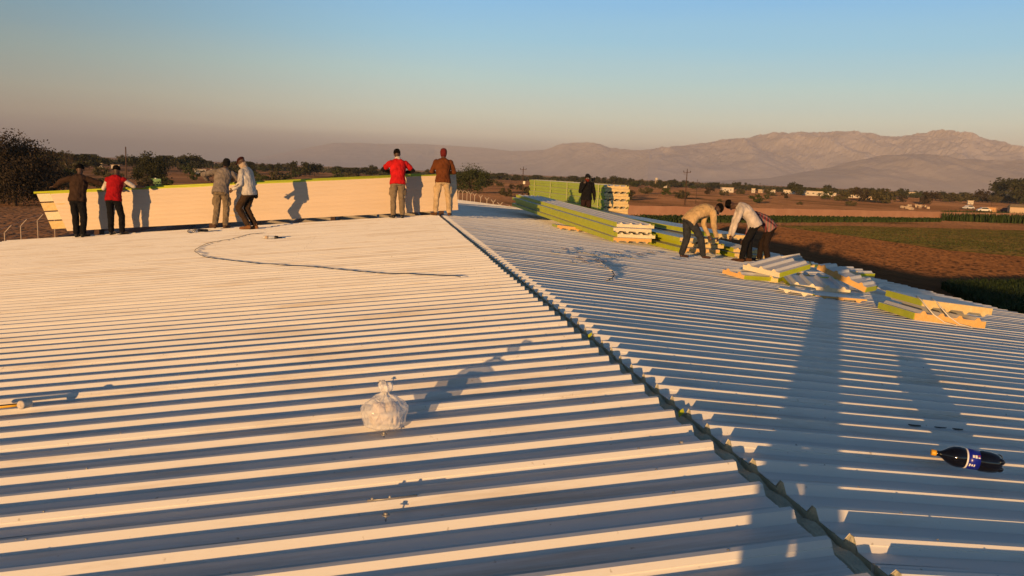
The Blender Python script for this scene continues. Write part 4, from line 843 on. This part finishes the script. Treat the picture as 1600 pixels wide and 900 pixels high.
# scrap heap under the bushes
b = MB()
for i in range(26): b.box(onG(1428+rr.uniform(-20,24), 325+rr.uniform(-3,3))+V((0,0,rr.uniform(.1,.7))), (rr.uniform(.5,2.2), rr.uniform(.3,1), rr.uniform(.1,.9)), rr.uniform(0,3))
tag(b.build('scrap_heap', M['beige']), 'heap of scrap timber and rubble under the bushes at right', 'scrap', kind='stuff')
p = onG(82, 303); root = empty('tarpaulin_shelter', p, R(-20), label='faded teal sheet roofed shelter behind the dark shirted man', cat='shelter'); b = MB(); b.box((0,0,2.3),(9,4,.12)); b.build('roof_sheet', M['teal'], root)
for x in (-4.2,4.2):
    for y in (-1.8,1.8): b = MB(); b.tube([(x,y,0),(x,y,2.24)], .06, 6); b.build('post', M['pole'], root)
p = onG(244, 291); root = empty('storage_tank', p, R(8), label='pale green storage box beyond the panel, left of the dark tree', cat='tank'); b = MB(); b.box((0,0,.9),(2.2,1.4,1.8)); b.build('tank_body', M['greenpaint'], root); b = MB(); b.lathe([(.4,1.8),(.4,1.95),(.1,2.0)], n=12); b.build('lid', M['steel'], root)

# ------------------------------------------------------------------ small things on the roof
def onroof(px, py): return onL(px, py)
# plastic bag of food boxes
q = onL(601, 674); root = empty('plastic_bag', q+V((0,.10,.0)), 0, label='knotted clear plastic bag of food standing on the sunlit slope', cat='bag'); root.scale = (.95,.95,.93)
bagm = bpy.data.materials.new('thin_clear_plastic'); bagm.use_nodes = True; t = bagm.node_tree; pb_ = t.nodes['Principled BSDF']; pb_.inputs['Base Color'].default_value = (.92,.92,.95,1); pb_.inputs['Roughness'].default_value = .25; nb_ = t.nodes.new('ShaderNodeTexVoronoi'); nb_.feature = 'DISTANCE_TO_EDGE'; nb_.inputs['Scale'].default_value = 32; nb_.inputs['Randomness'].default_value = 1; tcb = t.nodes.new('ShaderNodeTexCoord'); mpb = t.nodes.new('ShaderNodeMapping'); mpb.inputs['Scale'].default_value = (1.3,1.3,.6); t.links.new(tcb.outputs['Object'], mpb.inputs[0]); t.links.new(mpb.outputs[0], nb_.inputs[0]); bb_ = t.nodes.new('ShaderNodeBump'); bb_.inputs['Strength'].default_value = .8; bb_.inputs['Distance'].default_value = .012; t.links.new(nb_.outputs[0], bb_.inputs['Height']); t.links.new(bb_.outputs[0], pb_.inputs['Normal'])
tr = t.nodes.new('ShaderNodeBsdfTransparent'); ms = t.nodes.new('ShaderNodeMixShader'); ms.inputs[0].default_value = .48; o_ = [n for n in t.nodes if n.type == 'OUTPUT_MATERIAL'][0]
t.links.new(tr.outputs[0], ms.inputs[1]); t.links.new(pb_.outputs[0], ms.inputs[2]); t.links.new(ms.outputs[0], o_.inputs[0])
def wrink(o, amt, fs):
    me = o.data; nn = [v.normal.copy() for v in me.vertices]
    for v, nr_ in zip(me.vertices, nn):
        c = v.co*fs; k = 1-2*abs(noise.noise(c)+.5*noise.noise(c*2.3)); a = math.atan2(v.co.y, v.co.x); v.co = v.co+nr_*amt*(k+.6*math.sin(a*13+v.co.z*8)*max(0, (v.co.z-.07)/.1))
prof = [(.04,.002),(.092,.004),(.110,.014),(.121,.035),(.126,.06),(.127,.085),(.122,.108),(.108,.130),(.085,.148),(.056,.161),(.03,.171),(.014,.180),(.011,.187)]
fine = []
for (r1, h1), (r2, h2) in zip(prof, prof[1:]):
    for u in (0, .25, .5, .75): fine.append((r1+(r2-r1)*u, h1+(h2-h1)*u))
def crease(o, amt, fs, pleat):
    me = o.data; nn = [v.normal.copy() for v in me.vertices]
    for v, nr_ in zip(me.vertices, nn):
        c = v.co*fs; k = abs(noise.noise(c))*1.6-.45+.3*(abs(noise.noise(c*2.4+V((3,1,7))))*1.6-.4); a = math.atan2(v.co.y, v.co.x); up_ = max(0, (v.co.z-.08)/.1)
        v.co = v.co+nr_*(-amt*k*1.6+pleat*up_*math.sin(a*11+2*math.sin(a*3)+v.co.z*12))
    me.update()
b = MB(); b.lathe(fine, n=90); o = b.build('bag_body', bagm, root, True); crease(o, .010, 10, .006)
b = MB(); b.lathe([(.011,.184),(.017,.189),(.022,.196),(.034,.207),(.039,.22),(.036,.235),(.026,.246),(.013,.252)], n=40); o = b.build('knot', bagm, root, True); crease(o, .008, 30, .003)
for k, (x, y, z, sx, rz) in enumerate(((-.04,-.02,.045,.06,.4),(.045,-.015,.046,.055,-.5),(.0,.045,.05,.07,1.0),(.005,-.05,.055,.05,.1),(.03,.02,.095,.05,.8),(-.03,.01,.098,.055,-.3))):
    b = MB(); b.box((x,y,z), (sx*1.25, sx*1.0, .062), M3=Matrix.Rotation(rz,3,'Z')@Matrix.Rotation(.25*math.sin(k*2.1),3,'X')); o = b.build('food_parcel', M['paper'] if k % 2 else M['boxes'], root)
    md = o.modifiers.new('bevel', 'BEVEL'); md.width = .014; md.segments = 3
# cola bottle lying across the ribs
pa = onR(1460, 727); pb2 = onR(1556, 744); d = (pb2-pa); d.z = -TR*d.x; Lb = .36; d.normalize()
root = empty('soda_bottle', pa+V((0,.03,.054)), 0, label='large dark soda bottle with blue label and yellow cap lying on the shaded slope', cat='bottle')
root.scale = (.87,)*3
zx = d; sx_ = V((0,0,1)).cross(zx).normalized(); yx = zx.cross(sx_); mt = Matrix((sx_, yx, zx)).transposed()
b = MB(); b.lathe([(.013,.02),(.015,.028),(.0145,.04),(.022,.055),(.040,.08),(.053,.105),(.0575,.13),(.0575,.155),(.054,.163),(.054,.235),(.0575,.245),(.0575,.29),(.055,.31),(.052,.325),(.046,.34),(.036,.348)], n=40, ax=mt); o = b.build('bottle_body', M['cola'], root, True)
for k in range(5):
    a = k*1.2566; c_ = zx*.338+(sx_*math.cos(a)+yx*math.sin(a))*.034; b = MB(); b.ellips(c_, (sx_*.019, yx*.019, zx*.022), 12); b.build('foot', M['cola'], root, True)
b = MB(); b.lathe([(.015,-.001),(.0165,.001),(.0165,.018),(.0175,.022)], n=24, ax=mt); b.build('cap', M['ycap'], root, True)
b = MB(); b.lathe([(.0549,.166),(.0549,.232)], n=40, ax=mt); o = b.build('label_sleeve', M['bluelabel'], root, True)
b = MB(); b.lathe([(.0553,.164),(.0556,.166),(.0556,.170),(.0553,.172)], n=40, ax=mt); b.build('label_band', M['whitep'], root, True)
# print on the label: small white marks wrapped round the side facing us
def on_lab(a, h): return (sx_*math.cos(a)+yx*math.sin(a))*.0556+zx*h
tocam = (CAM-(pa+V((0,.03,.054))-zx*0+zx*.2)).normalized(); a0 = math.atan2(tocam.dot(yx), tocam.dot(sx_))
for k, (da, h0, wa, hh) in enumerate(((-.30,.190,.26,.010),(-.30,.203,.30,.011),(-.42,.218,.10,.010),(-.22,.218,.12,.010),(.62,.178,.30,.008),(.62,.190,.22,.008),(.62,.202,.26,.006))):
    b = MB(); vs = [on_lab(a0+da+wa*u, h0+v_) for u in (-.5,-.25,0,.25,.5) for v_ in (0, hh)]; b.add(vs, [(i*2, i*2+1, i*2+3, i*2+2) for i in range(4)]); b.build('label_print', M['redp'] if k == 2 else M['whitep'], root)
# mallet at the left edge
q = onL(37, 641); root = empty('mallet', q+V((0,.02,.032)), 0, label='mallet with pale rubber head and yellow handle at the left edge', cat='mallet'); root.scale = (.62,)*3
hd = V((-.97,-.10,0)).normalized(); hd.z = TL*hd.x*1.0; sd_ = V((.2,.98,0)).normalized(); fw_ = V((-.35,-.93,.1)).normalized(); hx = (hd-fw_*hd.dot(fw_)).normalized(); mt2 = Matrix((hx, fw_.cross(hx), fw_)).transposed()
b = MB(); b.lathe([(.030,-.060),(.040,-.056),(.043,-.045),(.041,0),(.043,.045),(.040,.056),(.030,.060)], n=28, ax=mt2); b.build('mallet_head', M['palerub'], root, True)
b = MB(); b.tube([hd*.03, hd*.12, hd*.6], [.016,.017,.018], 10); b.build('handle', M['yellow'], root, True)
b = MB(); b.tube([hd*.045+V((0,-.008,.013)), hd*.6+V((0,-.008,.016))], [.007,.008], 6); b.build('handle_stripe', M['blackpl'], root, True)
# extension cable
def cable(pts, r, name, label, m=None, lift=.004, cat='cable'):
    P = [onL(*q)+V((0,0,lift)) for q in pts]; out_ = []
    for i in range(len(P)-1):
        p0_, p1_, p2_, p3_ = P[max(i-1,0)], P[i], P[i+1], P[min(i+2,len(P)-1)]
        for k in range(8):
            u = k/8; c = .5*((2*p1_)+(p2_-p0_)*u+(2*p0_-5*p1_+4*p2_-p3_)*u*u+(3*p1_-p0_-3*p2_+p3_)*u**3); c.z = zroof(c.x)+lift+.02*max(0, noise.noise(c*2.2)); out_.append(c)
    b = MB(); b.tube(out_, r, 6); return tag(b.build(name, m or M['cord'], smooth=True), label, cat)
cable([(412,364),(390,366),(368,372),(345,377),(330,379),(318,383),(306,390),(306,395),(322,402),(350,406),(385,410),(420,414),(460,416),(500,419),(545,423),(590,427),(640,429),(690,431),(722,434)], .0045, 'extension_cable', 'black extension cable looping over the sunlit slope')
cable([(300,362),(306,358),(303,363),(296,364),(293,361),(300,358),(312,360)], .007, 'coiled_cord', 'short coil of cord by the drill at the feet of the grey sweatshirt man')
q = onL(318, 362.5); root = empty('power_drill', q+V((0,0,.04)), R(8), label='black power drill lying left of the grey sweatshirt man', cat='drill'); b = MB(); b.capsule((-.1,0,0),(.08,0,0),.038,.034); b.build('drill_body', M['blackpl'], root, True)
b = MB(); b.tube([(.1,0,0),(.2,0,0),(.45,.01,-.02)], [.02,.008,.005], 8); b.build('drill_bit', M['steel'], root, True); b = MB(); b.capsule((-.07,0,0),(-.1,-.12,-.01),.024,.026); b.build('grip', M['blackpl'], root, True)
q = onL(421, 373); root = empty('sealant_tube', q+V((0,0,.03)), R(6), label='white sealant tube with a black end lying near the cable', cat='tube'); mt = Matrix.Rotation(R(90),3,'Y')
b = MB(); b.lathe([(.03,-.13),(.032,-.125),(.032,.11),(.02,.125)], n=18, ax=mt); b.build('tube_body', M['sheet'], root, True); b = MB(); b.lathe([(.035,.10),(.035,.17),(.012,.18),(.01,.25)], n=18, ax=mt); b.build('nozzle', M['blackpl'], root, True)
b = MB(); b.lathe([(.0325,-.09),(.0325,-.02)], n=18, ax=mt); b.build('tube_label', M['beige'], root, True)
# loose screws, a rod and dark scraps
for px, py, lab in ((603,805,'loose screw standing on the near sunlit slope below the thin rod'),(594,598,'roofing screw just left of the bag knot'),(600,679,'screw at the foot of the plastic bag'),(1065,693,'screw on a rib crown near the ridge joint')):
    q = onL(px, py); root = empty('roofing_screw', q, .4, label=lab, cat='screw'); b = MB(); b.lathe([(.016,0),(.016,.003),(.009,.004),(.009,.012),(.003,.013)], n=10); b.build('head', M['steel'], root); b = MB(); b.tube([(0,0,.0),(0,0,-.025)], .003, 6); b.build('shank', M['steel'], root)
P = [onL(574, 783.5), onL(600, 781.5), onL(652, 775)]; b = MB(); b.tube([p+V((0,0,.004)) for p in P], .0035, 6)
for f_ in (.1,.45): c = P[0].lerp(P[2], f_); b.ellips(c+V((0,0,.008)), (V((.007,0,0)),V((0,.007,0)),V((0,0,.008))), 8)
tag(b.build('steel_rod', M['steel'], smooth=True), 'thin bent rod lying on a rib at bottom centre', 'rod')
for k, (px, py, a, w_, h_) in enumerate(((1424,664,.0,.11,.028),(1463,667,-.05,.125,.03),(1493,671,-.1,.09,.018))):
    q = onR(px, py, -RH); b = MB(); n = 18; vs = []
    for i in range(n):
        th = 2*math.pi*i/n; rr_ = 1+.25*noise.noise(V((math.cos(th)*1.5, math.sin(th)*1.5, k*4))); x = w_/2*math.cos(th)*rr_; vs.append(q+V((x, h_*math.sin(th)*rr_*1.6, 0))+V((0,0,-TR*x+.007)))
    vs2 = [v+V((0,0,.004)) for v in vs]
    b.add(vs+vs2, [tuple(range(n,2*n))]+[(i,(i+1)%n,n+(i+1)%n,n+i) for i in range(n)]); tag(b.build('plastic_scrap', M['tar']), ['left','middle and largest','right and thinnest'][k]+' of three black scraps in the shaded pan above the bottle', 'scrap', 'black scraps near the bottle')
# torn wrapping film and foam crumbs scattered on the right slope
SC = [(870,396,14),(884,390,10),(912,395,16),(905,404,12),(930,399,18),(940,408,16),(955,401,14),(965,395,12),(985,403,16),(1000,398,12),(898,411,9),(915,410,7),(1055,405,14),(1020,395,12),(945,418,10)]
for k, (px, py, wp) in enumerate(SC):
    q = onR(px, py); D = (q-CAM).length; w_ = wp*D/F; b = MB(); vs = []; n = 7
    for j in range(5):
        for i in range(n): x = w_*(i/(n-1)-.5); y = (j/4-.5)*.35*(1+.4*math.sin(k+i)); vs.append(q+V((x, y, .012-TR*x+.035*abs(noise.noise(V((i*.8,j*.9,k*3.1)))))))
    b.add(vs, [(j*n+i, j*n+i+1, (j+1)*n+i+1, (j+1)*n+i) for j in range(4) for i in range(n-1)]); tag(b.build('wrapping_scrap', M['paper'] if k % 2 else M['sheet']), 'crumpled scrap of pale wrapping on the shaded slope before the front stack', 'scrap', 'wrapping scraps before the front stack')
def ropeR(pts, r, name, label, m, cat):
    b = MB(); b.tube([onR(*q)+V((0,0,.006)) for q in pts], r, 6); return tag(b.build(name, m, smooth=True), label, cat)
ropeR([(932,405),(938,410),(947,417),(953,422),(958,424)], .008, 'strap_offcut', 'white strap piece trailing from the wrapping scraps', M['wstrap'], 'strap')
ropeR([(956,424),(960,430),(956,436),(948,439)], .006, 'dark_cord', 'dark cord curling below the white strap piece', M['twine'], 'cord')
